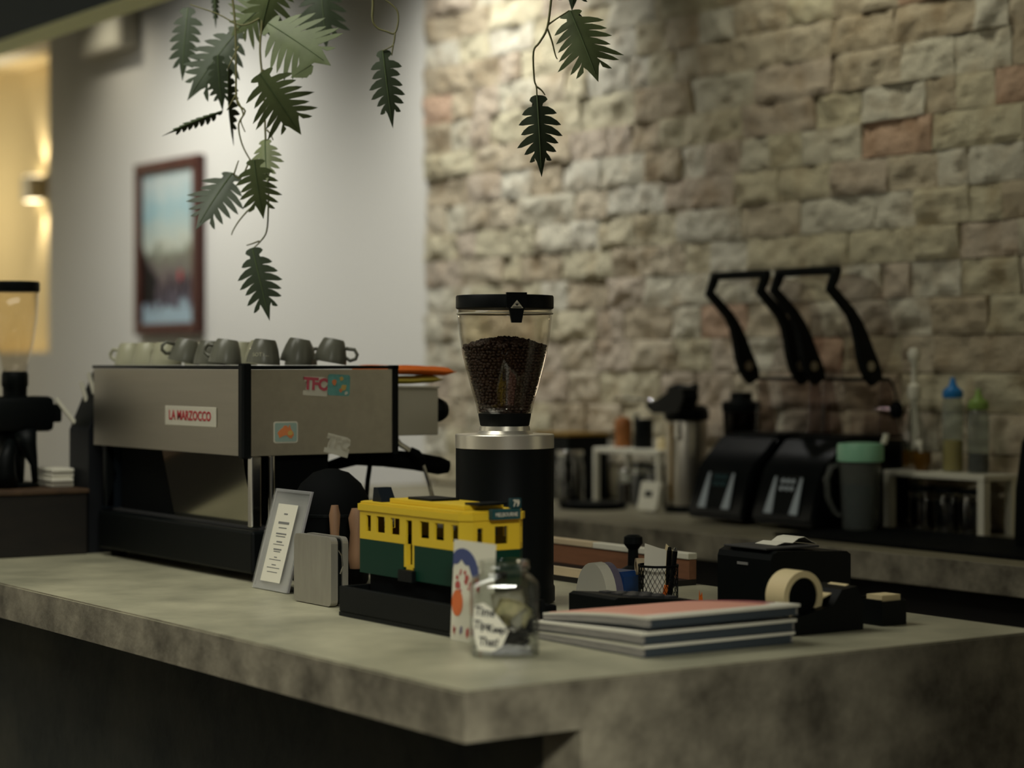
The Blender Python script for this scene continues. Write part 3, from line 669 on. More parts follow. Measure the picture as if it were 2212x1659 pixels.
for wv, zz, hh in ((.016, .160, .003), (.046, .140, .005), (.034, .131, .002), (.044, .118, .003), (.04, .113, .002), (.024, .101, .003), (.046, .096, .0015), (.034, .085, .003), (.028, .081, .002), (.012, .069, .002), (.05, .064, .0015), (.018, .053, .002), (.054, .047, .0015), (.044, .038, .0015)):
    ln.prism([(.076-wv/2, zz), (.076+wv/2, zz), (.076+wv/2, zz+hh), (.076-wv/2, zz+hh)], frame(mo+Vector((-.0003, 0, 0)), mx, up, nz), .0003)
ln.obj('printed_lines', 'inkgrey', pp)
# metal tin
tn = thing('metal_tin', 'flat brushed metal tin standing upright between the menu and the toy tram', 'tin', (2.03, 3.605, T))
tr_ = lambda x0, d, m, nm: MB().prism([(x+.074, y+.0675) for x, y in rr(.148, .133, .012)], frame((x0, 3.679, T+.0008), (0, -1, 0), (0, 0, 1), (1, 0, 0)), d).obj(nm, m, tn)
tr_(2.005, .015, 'alu', 'front_shell'); tr_(2.030, .013, 'alu', 'back_shell')
MB().prism([(x+.074, y+.0675) for x, y in rr(.142, .127, .010)], frame((2.0202, 3.679, T+.001), (0, -1, 0), (0, 0, 1), (1, 0, 0)), .0095).obj('core', 'black', tn)
MB().tube([(2.022, 3.532, 1.06), (2.026, 3.527, 1.05), (2.027, 3.524, 1.03), (2.024, 3.529, 1.015)], .0012, 6).obj('clasp_loop', 'chrome', tn)
# picture card
cdx = thing('picture_card', 'small card printed with a blue arch and orange sun leaning against the tray', 'card', (1.945, 2.95, T))
cu = Vector((.045, 0, 1)).normalized(); co = Vector((1.944, 3.012, T+.0005)); cx_ = Vector((0, -1, 0)); cn_ = cx_.cross(cu)
CF = lambda d: frame(co+cn_*d, cx_, cu, cn_)
MB().prism([(0, 0), (.126, 0), (.126, .170), (0, .170)], CF(0), .0012).obj('board', 'white', cdx)
cl = lambda P: [(min(max(x, .0005), .1255), min(max(y, .001), .169)) for x, y in P]
arc = [(.03+.052*math.cos(a), .105+.052*math.sin(a)) for a in [PI*(.0+i/14*1.0) for i in range(15)]]
arc2 = [(.026+.036*math.cos(a), .100+.034*math.sin(a)*(1+.12*math.sin(9*a))) for a in [PI*(1-i/14) for i in range(15)]]
MB().prism(cl(arc+arc2), CF(.0013), .0004).obj('printed_arch', mat('blue_print', S(62, 72, 116), .6), cdx)
q = random.Random(8)
for i in range(14): MB().prism(cl([(x+.012+.075*q.random(), y+.03+.09*q.random()) for x, y in [(0, 0)]*0] or [(cxx+x, cyy+y) for cxx, cyy in [(.01+.07*q.random(), .085+.035*q.random())] for x, y in blob(8, .003+.006*q.random(), i, .5)]), CF(.0018), .0003).obj('printed_petal', mat('petal_print', S(176, 78, 70), .6) if i == 0 else bpy.data.materials['petal_print'], cdx)
MB().prism(cl([(.018+.017*math.cos(2*PI*i/20), .064+.0225*math.sin(2*PI*i/20)) for i in range(20)]), CF(.0018), .0003).obj('printed_sun', mat('sun_print', S(206, 104, 50), .6), cdx)
for i in range(5): MB().prism(cl([(.012+.02*i+x, .012+.012*q.random()+y) for x, y in blob(8, .006, 40+i, .5)]), CF(.0018), .0003).obj('printed_petal', 'mauve' if i % 2 else bpy.data.materials['petal_print'], cdx)
# tip jar
JC = (1.921, 2.818)
jr = thing('tip_jar', 'square glass tip jar with a handwritten paper label near the counter corner', 'jar', (JC[0], JC[1], T), None, math.radians(-34.5+4))
def sqring(h, r, zz, n=6): return [(x, y, zz) for x, y in rr(2*h, 2*h, r, n)]
levels = [(.050, .012, .0005), (.054, .014, .004), (.054, .014, .114), (.052, .018, .120), (.045, .0449, .127), (.0385, .0384, .131), (.0385, .0384, .136), (.042, .0419, .138), (.042, .0419, .142), (.039, .0389, .144), (.041, .0409, .147), (.041, .0409, .151)]
inner = [(.038, .0379, .151), (.036, .0359, .144), (.036, .0359, .132), (.042, .0419, .125), (.0495, .016, .117), (.051, .012, .112), (.051, .012, .007)]
t = bmesh.new(); rg = [[t.verts.new(p) for p in sqring(h, r, zz)] for h, r, zz in levels+inner]
for a, b in zip(rg, rg[1:]):
    n = len(a)
    for i in range(n): t.faces.new((a[i], a[(i+1) % n], b[(i+1) % n], b[i]))
t.faces.new(rg[0][::-1]); t.faces.new(rg[-1]); bmesh.ops.recalc_face_normals(t, faces=t.faces[:])
t.transform(WORLD['tip_jar']); b = MB(); b.join(t); b.obj('glass_body', 'glass', jr, smooth=True)
JW = WORLD['tip_jar']
lab = MB().prism([(-.050, .085), (-.036, .089), (-.022, .078), (-.002, .052), (.004, .044), (-.006, .020), (-.020, .011), (-.045, .013), (-.051, .035), (-.053, .06)], JW @ frame((0, -.0545, .0), (1, 0, 0), (0, 0, 1), (0, -1, 0)), .0006).obj('paper_label', 'paper', jr)
for s, x, zz, sz in (('Time', -.034, .074, .020), ('Tips', -.039, .053, .019), ('Keep!', -.014, .046, .017), ('That!', -.028, .026, .019)):
    text('handwriting', s, sz, 'ink', JW @ frame((x, -.0554, zz), (1, 0, 0), (0, 0, 1), (0, -1, 0)) @ Matrix.Rotation(-.12, 4, 'Z') @ Matrix.Shear('XY', 4, (0, 0)), lab, ext=.0001, sx=.78, bold=.0006)
# money inside
q = random.Random(21)
def note(cx, cy, zz, rx, rz, w, h, label, m='note', bend=.02):
    t = bmesh.new(); g = []
    for i in range(9):
        u = i/8-.5
        g.append([t.verts.new((u*w*.9, bend*math.cos(u*3.2)*1.0-bend*.6, v*h)) for v in (-.5, -.17, .17, .5)])
    for i in range(8):
        for j in range(3): t.faces.new((g[i][j], g[i+1][j], g[i+1][j+1], g[i][j+1]))
    bmesh.ops.solidify(t, geom=t.faces[:], thickness=.0006)
    b = MB(); b.join(t, JW @ Matrix.Translation((cx, cy, zz)) @ Matrix.Rotation(rz, 4, 'Y') @ Matrix.Rotation(rx, 4, 'X'))
    tag(b.obj('banknote', m, smooth='all'), label, 'banknote', 'banknotes in the tip jar')
note(.012, -.026, .072, .25, .35, .062, .034, 'yellowish folded banknote facing front in the tip jar')
note(.006, -.002, .084, -.2, -.15, .058, .032, 'pale banknote curled at the top of the money in the jar', 'sticker')
note(.016, .010, .066, .3, -.5, .050, .036, 'banknote slanting down to the right inside the tip jar')
note(.026, -.03, .060, .1, -.7, .04, .02, 'narrow pale banknote edge at the right inside of the jar', 'sticker', .008)
cb_ = MB()
for i in range(90):
    a, d = q.random()*6.3, .040*math.sqrt(q.random()); x, y = d*math.cos(a), d*math.sin(a); zz = .0185+.024*q.random()*(1-.3*d/.04)
    cb_.lathe([(.0095, -.0008), (.0095, .0008)], (0, 0, 0), 12, JW @ Matrix.Translation((x, y, zz)) @ Matrix.Rotation(q.random()*1.6-.8, 4, 'X') @ Matrix.Rotation(q.random()*1.6-.8, 4, 'Y'))
tag(cb_.obj('coins', 'coin'), 'dark heap of coins at the bottom of the tip jar', 'coins', kind='stuff')

# magazines
def magazine(z, x0, x1, y0, y1, th, label, cover, droop):
    r = thing('magazine', label, 'magazine', ((x0+x1)/2, (y0+y1)/2, z), 'magazines stacked at the counter edge')
    n = 14
    wg = lambda zz, u: T+(zz-T)*(1-.33*u*u*.6-.33*u*.4)
    def sheet(za, zb, ins, nm, m, bow):
        t = bmesh.new(); g = []
        for i in range(n+1):
            u = i/n; y = y0+ins+(y1-y0-ins)*u
            dz = bow*max(0, (u-.25)/.75)**2
            g.append([t.verts.new(p) for p in ((x0, y, wg(za, u)+dz), (x1-ins*.3, y, wg(za, u)), (x1-ins*.3, y, wg(zb, u)), (x0, y, wg(zb, u)+dz))])
        for a, b in zip(g, g[1:]):
            for k in range(4): t.faces.new((a[k], a[(k+1) % 4], b[(k+1) % 4], b[k]))
        t.faces.new(g[0][::-1]); t.faces.new(g[-1]); bmesh.ops.recalc_face_normals(t, faces=t.faces[:])
        b = MB(); b.join(t); return b.obj(nm, m, r)
    sheet(z+.0004, z+.0020, .003, 'back_cover', 'spine', 0)
    sheet(z+.0022, z+th*.60, .005, 'page_block', 'papergrey', droop*.25)
    sheet(z+th*.60+.0002, z+th-.0052, .004, 'page_block', 'papergrey', droop*.6)
    sheet(z+th-.0052, z+th-.0004, .0, 'front_cover', cover, droop)
    B(x0+.006, x1-.008, y0+.0025, y0+.0045, z+.0022, z+th-.0056).obj('spine', 'spine', r)
    return r
mz = T+.0004
magazine(mz, 2.07, 2.392, 2.642, 2.945, .0205, 'lowest magazine of the stack beside the tip jar', 'paper', .0)
magazine(mz+.0212, 2.068, 2.394, 2.640, 2.945, .0205, 'middle magazine of the stack, its left edge curling up', 'paper', .0028)
m3 = magazine(mz+.0470, 2.078, 2.398, 2.636, 2.930, .020, 'top magazine of the stack with a pink cover', 'paper', .0)
def cover_sheet(x0, x1, y0, y1, m):
    t = bmesh.new(); g = []
    for i in range(11):
        y = y0+(y1-y0)*i/10; u = (y-2.636)/(2.930-2.636); zz = T+(mz+.0470+.0198-T)*(1-.33*u*u*.6-.33*u*.4)
        g.append([t.verts.new(p) for p in ((x0, y, zz-.0004), (x1, y, zz-.0004), (x1, y, zz+.0006), (x0, y, zz+.0006))])
    for a, b in zip(g, g[1:]):
        for k in range(4): t.faces.new((a[k], a[(k+1) % 4], b[(k+1) % 4], b[k]))
    t.faces.new(g[0][::-1]); t.faces.new(g[-1]); bmesh.ops.recalc_face_normals(t, faces=t.faces[:])
    b = MB(); b.join(t); b.obj('cover_print', m, m3)
cover_sheet(2.085, 2.355, 2.664, 2.922, 'pink'); cover_sheet(2.3555, 2.390, 2.69, 2.922, 'rose')
# tape dispenser
td = thing('tape_dispenser', 'black tape dispenser holding a wide cream tape roll behind the magazines', 'tape dispenser', (2.54, 2.75, T))
MB().prism([(2.452, T+.0005), (2.616, T+.0005), (2.618, T+.045), (2.600, T+.078), (2.565, T+.074), (2.545, T+.048), (2.452, T+.03)], frame((0, 2.712, 0), (1, 0, 0), (0, 0, 1), (0, 1, 0)), .085).obj('body', 'black', td)
MB().lathe([(.034, -.024), (.0455, -.024), (.0455, .024), (.034, .024)], (2.492, 2.755, 1.0135), 48, Matrix.Rotation(PI/2, 4, 'X'), close=True).obj('tape_roll', 'cream', td, smooth=True)
MB().lathe([(.0, -.020), (.0335, -.020), (.0335, .020), (0, .020)], (2.492, 2.755, 1.0135), 40, Matrix.Rotation(PI/2, 4, 'X')).obj('core', 'blackmat', td, smooth=True)
MB().prism([(2.536, 1.007), (2.600, 1.0285), (2.600, 1.0297), (2.536, 1.009)], frame((0, 2.732, 0), (1, 0, 0), (0, 0, 1), (0, 1, 0)), .046).obj('tape_strip', 'cream', td)
# receipt printer
pr = thing('receipt_printer', 'black receipt printer with a curl of white paper on top', 'printer', (2.67, 3.0, T))
MB().prism([(2.566, T+.0005), (2.765, T+.0005), (2.765, 1.062), (2.755, 1.068), (2.63, 1.074), (2.585, 1.076), (2.570, 1.070), (2.566, 1.06)], frame((0, 2.90, 0), (1, 0, 0), (0, 0, 1), (0, 1, 0)), .15).obj('body', 'black', pr)
B(2.568, 2.70, 2.915, 3.035, 1.077, 1.081, bev=.0015).obj('paper_cover', 'charcoal', pr)
rc = MB(); pts = [(2.62, 1.0815), (2.64, 1.086), (2.66, 1.084), (2.675, 1.092), (2.69, 1.094), (2.705, 1.086), (2.72, 1.080)]
rc.prism(pts+[(x, zz+.0009) for x, zz in pts[::-1]], frame((0, 2.945, 0), (1, 0, 0), (0, 0, 1), (0, 1, 0)), .06); rc.obj('paper_curl', 'paper', pr)
B(2.5642, 2.5656, 2.962, 2.992, 1.047, 1.052).obj('nameplate', 'inkgrey', pr)
# card holder
ch_ = thing('card_holder', 'small black card holder with pale cards at the right end of the counter', 'card holder', (2.70, 2.76, T))
hb = MB(); hb.box(2.675, 2.735, 2.725, 2.730, T+.0005, T+.044); hb.box(2.675, 2.735, 2.775, 2.780, T+.0005, T+.05); hb.box(2.675, 2.680, 2.7302, 2.7748, T+.0005, T+.046); hb.box(2.730, 2.735, 2.7302, 2.7748, T+.0005, T+.046); hb.box(2.6802, 2.7298, 2.7302, 2.7748, T+.0005, T+.006)
hb.obj('holder', 'black', ch_); B(2.682, 2.728, 2.733, 2.772, T+.0065, T+.054).obj('cards', 'cream', ch_)
# mesh pen cup with slips and pens
PC = (2.535, 3.19)
pc = thing('mesh_pen_cup', 'black wire mesh pen cup full of folded slips', 'pen cup', (PC[0], PC[1], T))
mb = MB(); nn_ = 26
for k in range(nn_):
    for s in (1, -1):
        mb.tube([(PC[0]+.038*math.cos(2*PI*(k/nn_)+s*a*1.1), PC[1]+.038*math.sin(2*PI*(k/nn_)+s*a*1.1), T+.004+.074*a) for a in [i/8 for i in range(9)]], .0006, 4)
mo_ = mb.obj('mesh_wall', 'black', pc); mo_['kind'] = 'stuff'
MB().lathe([(.0365, T+.078), (.0395, T+.078), (.0395, T+.0825), (.0365, T+.0825)], (PC[0], PC[1], 0), 32, close=True).obj('rim', 'black', pc)
MB().lathe([(.039, T+.0005), (.039, T+.005), (.0, T+.005)], (PC[0], PC[1], 0), 32).obj('base', 'black', pc)
vw = Matrix.Rotation(math.radians(-34.5), 4, 'Z')
def pcx(dx, dy, zz): return Matrix.Translation((PC[0], PC[1], zz)) @ vw @ Matrix.Translation((dx, dy, 0))
tag(MB().prism([(-.026, 0), (.012, 0), (.020, .104), (-.022, .118)], pcx(-.004, -.012, T+.0056) @ frame((0, 0, 0), (1, 0, 0), (0, .12, 1), (0, -1, .12)), .0016).obj('paper_slip', 'paper'), 'white folded paper slip standing in the pen cup', 'paper', 'paper slips in the pen cup')
tag(MB().prism([(-.010, 0), (.016, 0), (.030, .098), (.012, .116)], pcx(.004, .004, T+.0056) @ frame((0, 0, 0), (1, 0, 0), (0, .1, 1), (0, -1, .1)), .0016).obj('paper_slip', 'cream'), 'cream paper slip behind the white slip in the pen cup', 'paper', 'paper slips in the pen cup')
for dx, dy, lx, m, lb, tip in ((.020, -.006, .030, 'blackgloss', 'black pen leaning right in the mesh cup', 'chrome'), (.016, .010, .016, 'blackgloss', 'upright black marker at the back of the mesh cup', 'black')):
    pn = thing('pen', lb, 'pen', tuple(pcx(dx, dy, T+.007).translation))
    a = pcx(dx, dy, T+.007).translation; bb = pcx(dx+lx*.4, dy, T+.108).translation
    MB().cyl(a, bb, .005, .005, 12).obj('barrel', m, pn); MB().cyl(bb+(bb-a).normalized()*.0002, bb+(bb-a).normalized()*.007, .0045, .003, 12).obj('cap', tip, pn)
tag(MB().cyl(pcx(.008, -.026, T+.0056).translation, pcx(.013, -.030, T+.045).translation, .005, .004, 10).obj('orange_crayon', 'cloth_orange'), 'orange crayon stub showing through the mesh cup', 'crayon')
tag(MB().prism([(-.004, 0), (.006, 0), (.003, .03), (.0, .022), (-.002, .034)], frame((2.59, 3.13, T+.0005), (.824, -.566, 0), (0, 0, 1), (-.566, -.824, 0)), .006).obj('orange_clip', 'cloth_orange'), 'small orange clip standing between pen cup and printer', 'clip')
# blue and white label roll in a cutter
lr = thing('label_roll', 'blue label cutter with a wide white paper roll beside the pen cup', 'label roll', (2.53, 3.345, T))
AX = frame((2.525, 3.365, 1.0), (-.2, .98, 0), (0, 0, 1), (.98, .2, 0))
hf = lambda r, n=16: [(r*math.cos(PI*i/n), -.0495+r*1.75*math.sin(PI*i/n)) for i in range(n+1)]
MB().prism(hf(.042), AX @ Matrix.Translation((0, 0, -.025)), .03).obj('paper_band', 'paper', lr)
MB().prism(hf(.041), AX @ Matrix.Translation((0, 0, .0052)), .022).obj('film_band', 'mauve', lr)
MB().prism([(-.040, -.0495), (.040, -.0495), (.040, -.006), (.03, .004), (-.03, .004), (-.040, -.006)], AX @ Matrix.Translation((0, 0, .0274)), .05).obj('cutter_body', 'blue', lr)
MB().lathe([(.010, 0), (.017, 0), (.017, .03), (.010, .03)], (2.60, 3.345, 1.012), 24, Matrix.Rotation(PI/2, 4, 'Y') @ Matrix.Rotation(.5, 4, 'X'), close=True).obj('spare_ring', 'wood_pale', lr)
# black low tray / card terminal behind the magazines
kt = thing('card_terminal', 'low black card terminal lying behind the magazine stack', 'card terminal', (2.37, 3.08, T))
MB().prism([(2.30, T+.0005), (2.50, T+.0005), (2.50, T+.030), (2.47, T+.034), (2.31, T+.048), (2.30, T+.044)], frame((0, 3.02, 0), (1, 0, 0), (0, 0, 1), (0, 1, 0)), .14).obj('body', 'black', kt)
kp = MB()
for i in range(3):
    for j in range(4): kp.box(2.35+.03*j, 2.37+.03*j, 3.04+.036*i, 3.062+.036*i, T+.041-.0026*j, T+.0475-.0026*j)
kp.obj('keypad', 'charcoal', kt)
tag(B(2.14, 2.245, 3.12, 3.20, T+.0005, T+.03, bev=.004).obj('black_pouch', 'blackmat'), 'small black pouch tucked between tram tray and card terminal', 'pouch')
# wooden tray behind
wt = thing('wooden_tray', 'brown wooden tray with pale rims near the inner counter edge', 'tray', (2.75, 3.85, T))
B(2.66, 2.852, 3.46, 4.20, T+.0005, T+.012).obj('base', 'wood_dark', wt)
B(2.833, 2.852, 3.46, 4.20, T+.0125, 1.004).obj('back_board', 'wood_brown', wt)
B(2.830, 2.855, 3.80, 4.20, 1.0045, 1.018, bev=.002).obj('rim', 'wood_pale', wt); B(2.830, 2.855, 3.46, 3.7985, 1.0045, 1.018, bev=.002).obj('rim', 'white', wt)
B(2.66, 2.675, 3.46, 4.20, T+.0125, T+.030).obj('front_board', 'wood_pale', wt)
tp = thing('tamper', 'black tamper standing inside the wooden tray', 'tamper', (2.78, 3.585, T+.0123))
MB().lathe([(0, T+.0125), (.026, T+.0125), (.026, T+.028), (.012, T+.036), (.011, T+.07), (.021, T+.083), (.020, T+.097), (.012, T+.102), (0, T+.102)], (2.78, 3.585, 0), 24).obj('body', 'black', tp, smooth=True)
# knock drum and brushes behind the tin
kd = thing('knock_drum', 'dark round knock drum standing behind the metal tin', 'knock box', (2.22, 3.91, T))
MB().lathe([(.075, T+.0005), (.080, T+.01), (.084, T+.15), (.080, T+.185), (.064, T+.215), (.038, T+.238), (.012, T+.246), (0, T+.246)], (2.22, 3.91, 0), 36).obj('drum', 'blackmat', kd, smooth=True)
MB().lathe([(.0845, T+.147), (.0865, T+.148), (.0865, T+.153), (.0845, T+.154)], (2.22, 3.91, 0), 36, close=True).obj('rim_band', 'black', kd)
for i, (x, y, r, h, lb) in enumerate(((2.155, 3.78, .0125, .178, 'thin wooden-handled brush standing upright behind the tin'), (2.205, 3.775, .019, .170, 'thick wooden-handled brush standing just left of the toy tram'))):
    br = thing('cleaning_brush', lb, 'brush', (x, y, T), 'wooden brushes behind the tin')
    MB().lathe([(.012, T+.0005), (.014, T+.02), (r, T+.045), (0, T+.045)], (x, y, 0), 18).obj('bristles', 'blackmat', br, smooth=True)
    MB().lathe([(r*.8, T+.0455), (r, T+.07), (r*.75, T+.12), (r*.95, T+h-.02), (r*.6, T+h), (0, T+h)], (x, y, 0), 18).obj('handle', 'brush_wood', br, smooth=True)

# ------------------------------------------------------------------ left end of the counter
wbx = thing('wooden_crate', 'dark wooden box at the left end of the counter under the second grinder', 'box', (1.95, 5.1, T))
B(1.70, 2.078, 4.87, 5.42, T+.0005, 1.100, bev=.003).obj('box_body', 'wood_dark', wbx); B(1.694, 2.082, 4.866, 5.424, 1.1003, 1.112, bev=.003).obj('lid', 'lid_wood', wbx)
G2 = (1.953, 5.03)
g2 = thing('coffee_grinder', 'second black grinder with a tall clear hopper at far left', 'grinder', (G2[0], G2[1], 1.1122))
lat([(.058, 1.1125), (.06, 1.118), (.05, 1.124), (.0, 1.124)], G2).obj('foot', 'black', g2, smooth=True)
b = MB(); b.tube([(G2[0], G2[1]+.02, 1.1245), (G2[0], G2[1]+.018, 1.18), (G2[0], G2[1]+.01, 1.25)], [.03, .032, .045], 20); b.obj('column', 'black', g2, smooth='all')
B(G2[0]-.07, G2[0]+.085, G2[1]-.055, G2[1]+.06, 1.2505, 1.338, bev=.014).obj('motor_head', 'black', g2, smooth=True)
B(G2[0]+.0855, G2[0]+.118, G2[1]-.02, G2[1]+.02, 1.272, 1.318, bev=.006).obj('adjustment_knob', 'black', g2)
MB().tube([(G2[0]+.01, G2[1]-.04, 1.2503), (G2[0]+.015, G2[1]-.05, 1.215), (G2[0]+.03, G2[1]-.05, 1.17), (G2[0]+.035, G2[1]-.045, 1.1245)], [.03, .022, .010, .008], 12).obj('chute', 'black', g2, smooth='all')
MB().tube([(G2[0]-.03, G2[1]-.05, 1.23), (G2[0]-.045, G2[1]-.06, 1.19), (G2[0]-.05, G2[1]-.055, 1.15), (G2[0]-.04, G2[1]-.045, 1.1245)], [.012, .02, .03, .03], 12).obj('dosing_fork', 'black', g2, smooth='all')
lat([(.030, 1.3385), (.030, 1.36), (.033, 1.365), (.033, 1.392), (.030, 1.400), (0, 1.400)], G2).obj('hopper_neck', 'black', g2, smooth=True)
hq = [(.030, 1.4003), (.034, 1.42), (.046, 1.47), (.055, 1.53), (.058, 1.598)]
lat(hq+[(r-.003, zz) for r, zz in hq[::-1]], G2, 48, close=True).obj('hopper', 'hopper', g2, smooth='all')
lat([(0, 1.5985), (.060, 1.5985), (.061, 1.603), (.061, 1.620), (.058, 1.624), (0, 1.624)], G2, 48).obj('lid', 'black', g2, smooth=True)
nk = thing('napkin_stack', 'pile of white napkins on the wooden box by the grinder', 'napkins', (2.04, 5.02, 1.1122)); q = random.Random(2)
for i in range(4):
    dx, dy = .004*(q.random()-.5), .008*(q.random()-.5); B(2.018+dx, 2.076+dx, 4.95+dy, 5.06+dy, 1.1125+.0118*i, 1.1237+.0118*i-.0004, bev=.003).obj('napkin', 'paper', nk)
cdy = thing('straw_caddy', 'black slanted caddy holding straws left of the espresso machine', 'caddy', (2.2, 4.95, T))
MB().prism([(2.087, T+.0005), (2.40, T+.0005), (2.40, 1.40), (2.15, 1.40), (2.087, 1.254)], frame((0, 4.885, 0), (1, 0, 0), (0, 0, 1), (0, 1, 0)), .12).obj('body', 'caddy', cdy)
MB().prism([(2.090, 1.2625), (2.148, 1.398), (2.152, 1.397), (2.094, 1.2615)], frame((0, 4.895, 0), (1, 0, 0), (0, 0, 1), (0, 1, 0)), .1).obj('slanted_front', 'black', cdy)
for i, (dx, dz, y, ln_) in enumerate(((.004, .008, 4.99, .078), (.027, .063, 4.972, .05), (.036, .082, 4.945, .055))):
    a = Vector((2.092+dx, y, 1.262+dz)); d = Vector((-.52, .36, .78)) if i == 0 else Vector((-.22, .15, .95))
    tag(MB().cyl(a, a+d.normalized()*ln_, .0055, .0055, 10).obj('straw', 'white'), ['lowest white straw leaning out of the black caddy', 'middle white straw sticking up from the black caddy', 'white straw nearest the espresso machine in the caddy'][i], 'straw', 'straws in the caddy')
# ------------------------------------------------------------------ back counter, left to right
bb = thing('black_canister_box', 'square black box with gold top edge behind the grinder', 'box', (4.31, 5.89, T))
B(4.22, 4.39, 5.80, 5.995, T+.0005, 1.172, bev=.004).obj('body', 'black', bb); B(4.217, 4.393, 5.797, 5.998, 1.1723, 1.182, bev=.002).obj('lid', 'gold', bb)
def jar(name, label, cat, c, r, h, fill, fm, lidm, lidh=.014, group=None):
    o = thing(name, label, cat, (c[0], c[1], T), group)
    z0 = c[2]+.0005
    p = [(r*.92, z0), (r, z0+.006), (r, z0+h*.8), (r*.86, z0+h*.93), (r*.86, z0+h)]
    MB().lathe(p+[(a-.0025, max(zz, z0+.003)) for a, zz in p[::-1]], (c[0], c[1], 0), 32, close=True).obj('glass_body', 'glass', o, smooth=True)
    if fill: MB().lathe([(0, z0+.0035), (r*.9, z0+.0035), (r-.004, z0+.01), (r-.004, z0+fill), (0, z0+fill+.002)], (c[0], c[1], 0), 32).obj('contents', fm, o, smooth=True)
    MB().lathe([(0, z0+h+.0004), (r*.95, z0+h+.0004), (r*.95, z0+h+lidh), (r*.9, z0+h+lidh+.002), (0, z0+h+lidh+.002)], (c[0], c[1], 0), 32).obj('lid', lidm, o, smooth=True)
    return o
jar('storage_jar', 'glass storage jar with metal lid in front of the black box', 'jar', (4.12, 5.655, T), .047, .165, .14, 'smoke', 'chrome')
# left rack
def rack(label, x0, x1, y0, y1, zt, lg=.016):
    o = thing('shelf_rack', label, 'rack', ((x0+x1)/2, (y0+y1)/2, T), 'small white racks on the back counter')
    B(x0, x1, y0, y1, zt-.017, zt, bev=.003).obj('shelf', 'white', o)
    for x in (x0+.001, x1-lg-.001):
        for y in (y0+.001, y1-lg-.001): B(x, x+lg, y, y+lg, T+.0005, zt-.0174).obj('leg', 'white', o)
    return o
rack('white rack left of the airpot, carrying a wooden mill', 4.24, 4.395, 5.335, 5.69, 1.138)
pm_ = thing('wooden_mill', 'brown wooden mill on top of the left white rack', 'mill', (4.32, 5.625, 1.1385))
MB().lathe([(.028, 1.1387), (.030, 1.145), (.026, 1.17), (.029, 1.195), (.030, 1.222), (.022, 1.238), (0, 1.242)], (4.32, 5.625, 0), 28).obj('body', 'wood', pm_, smooth=True)
MB().cyl((4.345, 5.585, 1.1387), (4.345, 5.585, 1.25), .010, .009, 14).obj('handle_post', 'wood_dark', pm_)
cn2 = thing('black_canister', 'matte black canister beside the wooden mill', 'canister', (4.32, 5.515, 1.1385))
MB().lathe([(0, 1.1387), (.031, 1.1387), (.032, 1.142), (.032, 1.215), (0, 1.215)], (4.32, 5.515, 0), 28).obj('body', 'black', cn2, smooth=True); MB().lathe([(.033, 1.2153), (.033, 1.232), (.03, 1.236), (0, 1.236)], (4.32, 5.515, 0), 28).obj('lid', 'black', cn2, smooth=True)
cp = thing('paper_cup_stack', 'small stack of cream paper cups at the right end of the left rack', 'cups', (4.32, 5.405, 1.1385))
for i in range(2): MB().lathe([(.026, 1.1387+.016*i), (.022, 1.160+.016*i), (0, 1.160+.016*i)] if i else [(.026, 1.1387), (.0235, 1.154), (0, 1.154)], (4.32, 5.405, 0), 24).obj('cup', 'cream', cp, smooth=True)
jar('glass_bottle', 'clear bottle standing under the left rack, second from its left leg', 'bottle', (4.31, 5.60, T), .028, .105, .07, 'smoke', 'chrome', .01, 'bottles under the left rack')
jar('glass_bottle', 'grey bottle standing under the middle of the left rack', 'bottle', (4.31, 5.525, T), .030, .125, .10, 'charcoal', 'charcoal', .012, 'bottles under the left rack')
jar('glass_bottle', 'dark bottle with a brown lid under the right half of the left rack', 'bottle', (4.31, 5.44, T), .034, .120, .11, 'blackmat', 'wood_dark', .014, 'bottles under the left rack')
dt = thing('drip_tray', 'round black tray in front of the left rack', 'tray', (4.08, 5.49, T))
MB().lathe([(0, T+.0005), (.105, T+.0005), (.112, T+.016), (.108, T+.018), (.10, T+.006), (0, T+.006)], (4.085, 5.48, 0), 40).obj('dish', 'blackmat', dt, smooth=True)
MB().lathe([(0, T+.0062), (.085, T+.0062), (.085, T+.02), (0, T+.02)], (4.085, 5.48, 0), 36).obj('grate', 'black', dt, smooth=True)
# timer
tmx = thing('kitchen_timer', 'small white kitchen timer with dark display leaning on the back counter', 'timer', (4.12, 5.23, T))
tu = Vector((.22, 0, 1)).normalized(); tf = frame((4.125, 5.275, T+.003), (0, -1, 0), tu, Vector((0, -1, 0)).cross(tu))
MB().prism([(x+.042, y+.047) for x, y in rr(.096, .092, .010)], tf, .016).obj('case', 'white', tmx)
MB().prism([(.022, .044), (.058, .044), (.058, .062), (.022, .062)], tf @ Matrix.Translation((0, 0, .0162)), .0008).obj('display', 'black', tmx)
# airpot
ap = thing('airpot', 'stainless steel airpot with black pump head on the back counter', 'airpot', (4.24, 5.185, T))
A = (4.235, 5.185)
MB().lathe([(.070, T+.0005), (.071, T+.006), (.068, T+.022), (0, T+.022)], (*A, 0), 36).obj('base', 'black', ap, smooth=True)
MB().lathe([(.066, T+.0223), (.066, 1.232), (.062, 1.240), (0, 1.240)], (*A, 0), 40).obj('body', 'steel', ap, smooth=True)
MB().lathe([(.068, 1.2403), (.072, 1.25), (.070, 1.275), (.056, 1.288), (0, 1.290)], (*A, 0), 36).obj('head', 'black', ap, smooth=True)
MB().prism([(-.075, 1.262), (-.115, 1.278), (-.118, 1.294), (-.06, 1.300), (.02, 1.330), (.085, 1.348), (.112, 1.342), (.118, 1.312), (.09, 1.272), (.05, 1.262), (-.03, 1.262)], frame((A[0]-.03, A[1], 0), (-.15, -.98, 0), (0, 0, 1), (-.98, .15, 0)), .055).obj('pump_cover', 'black', ap)
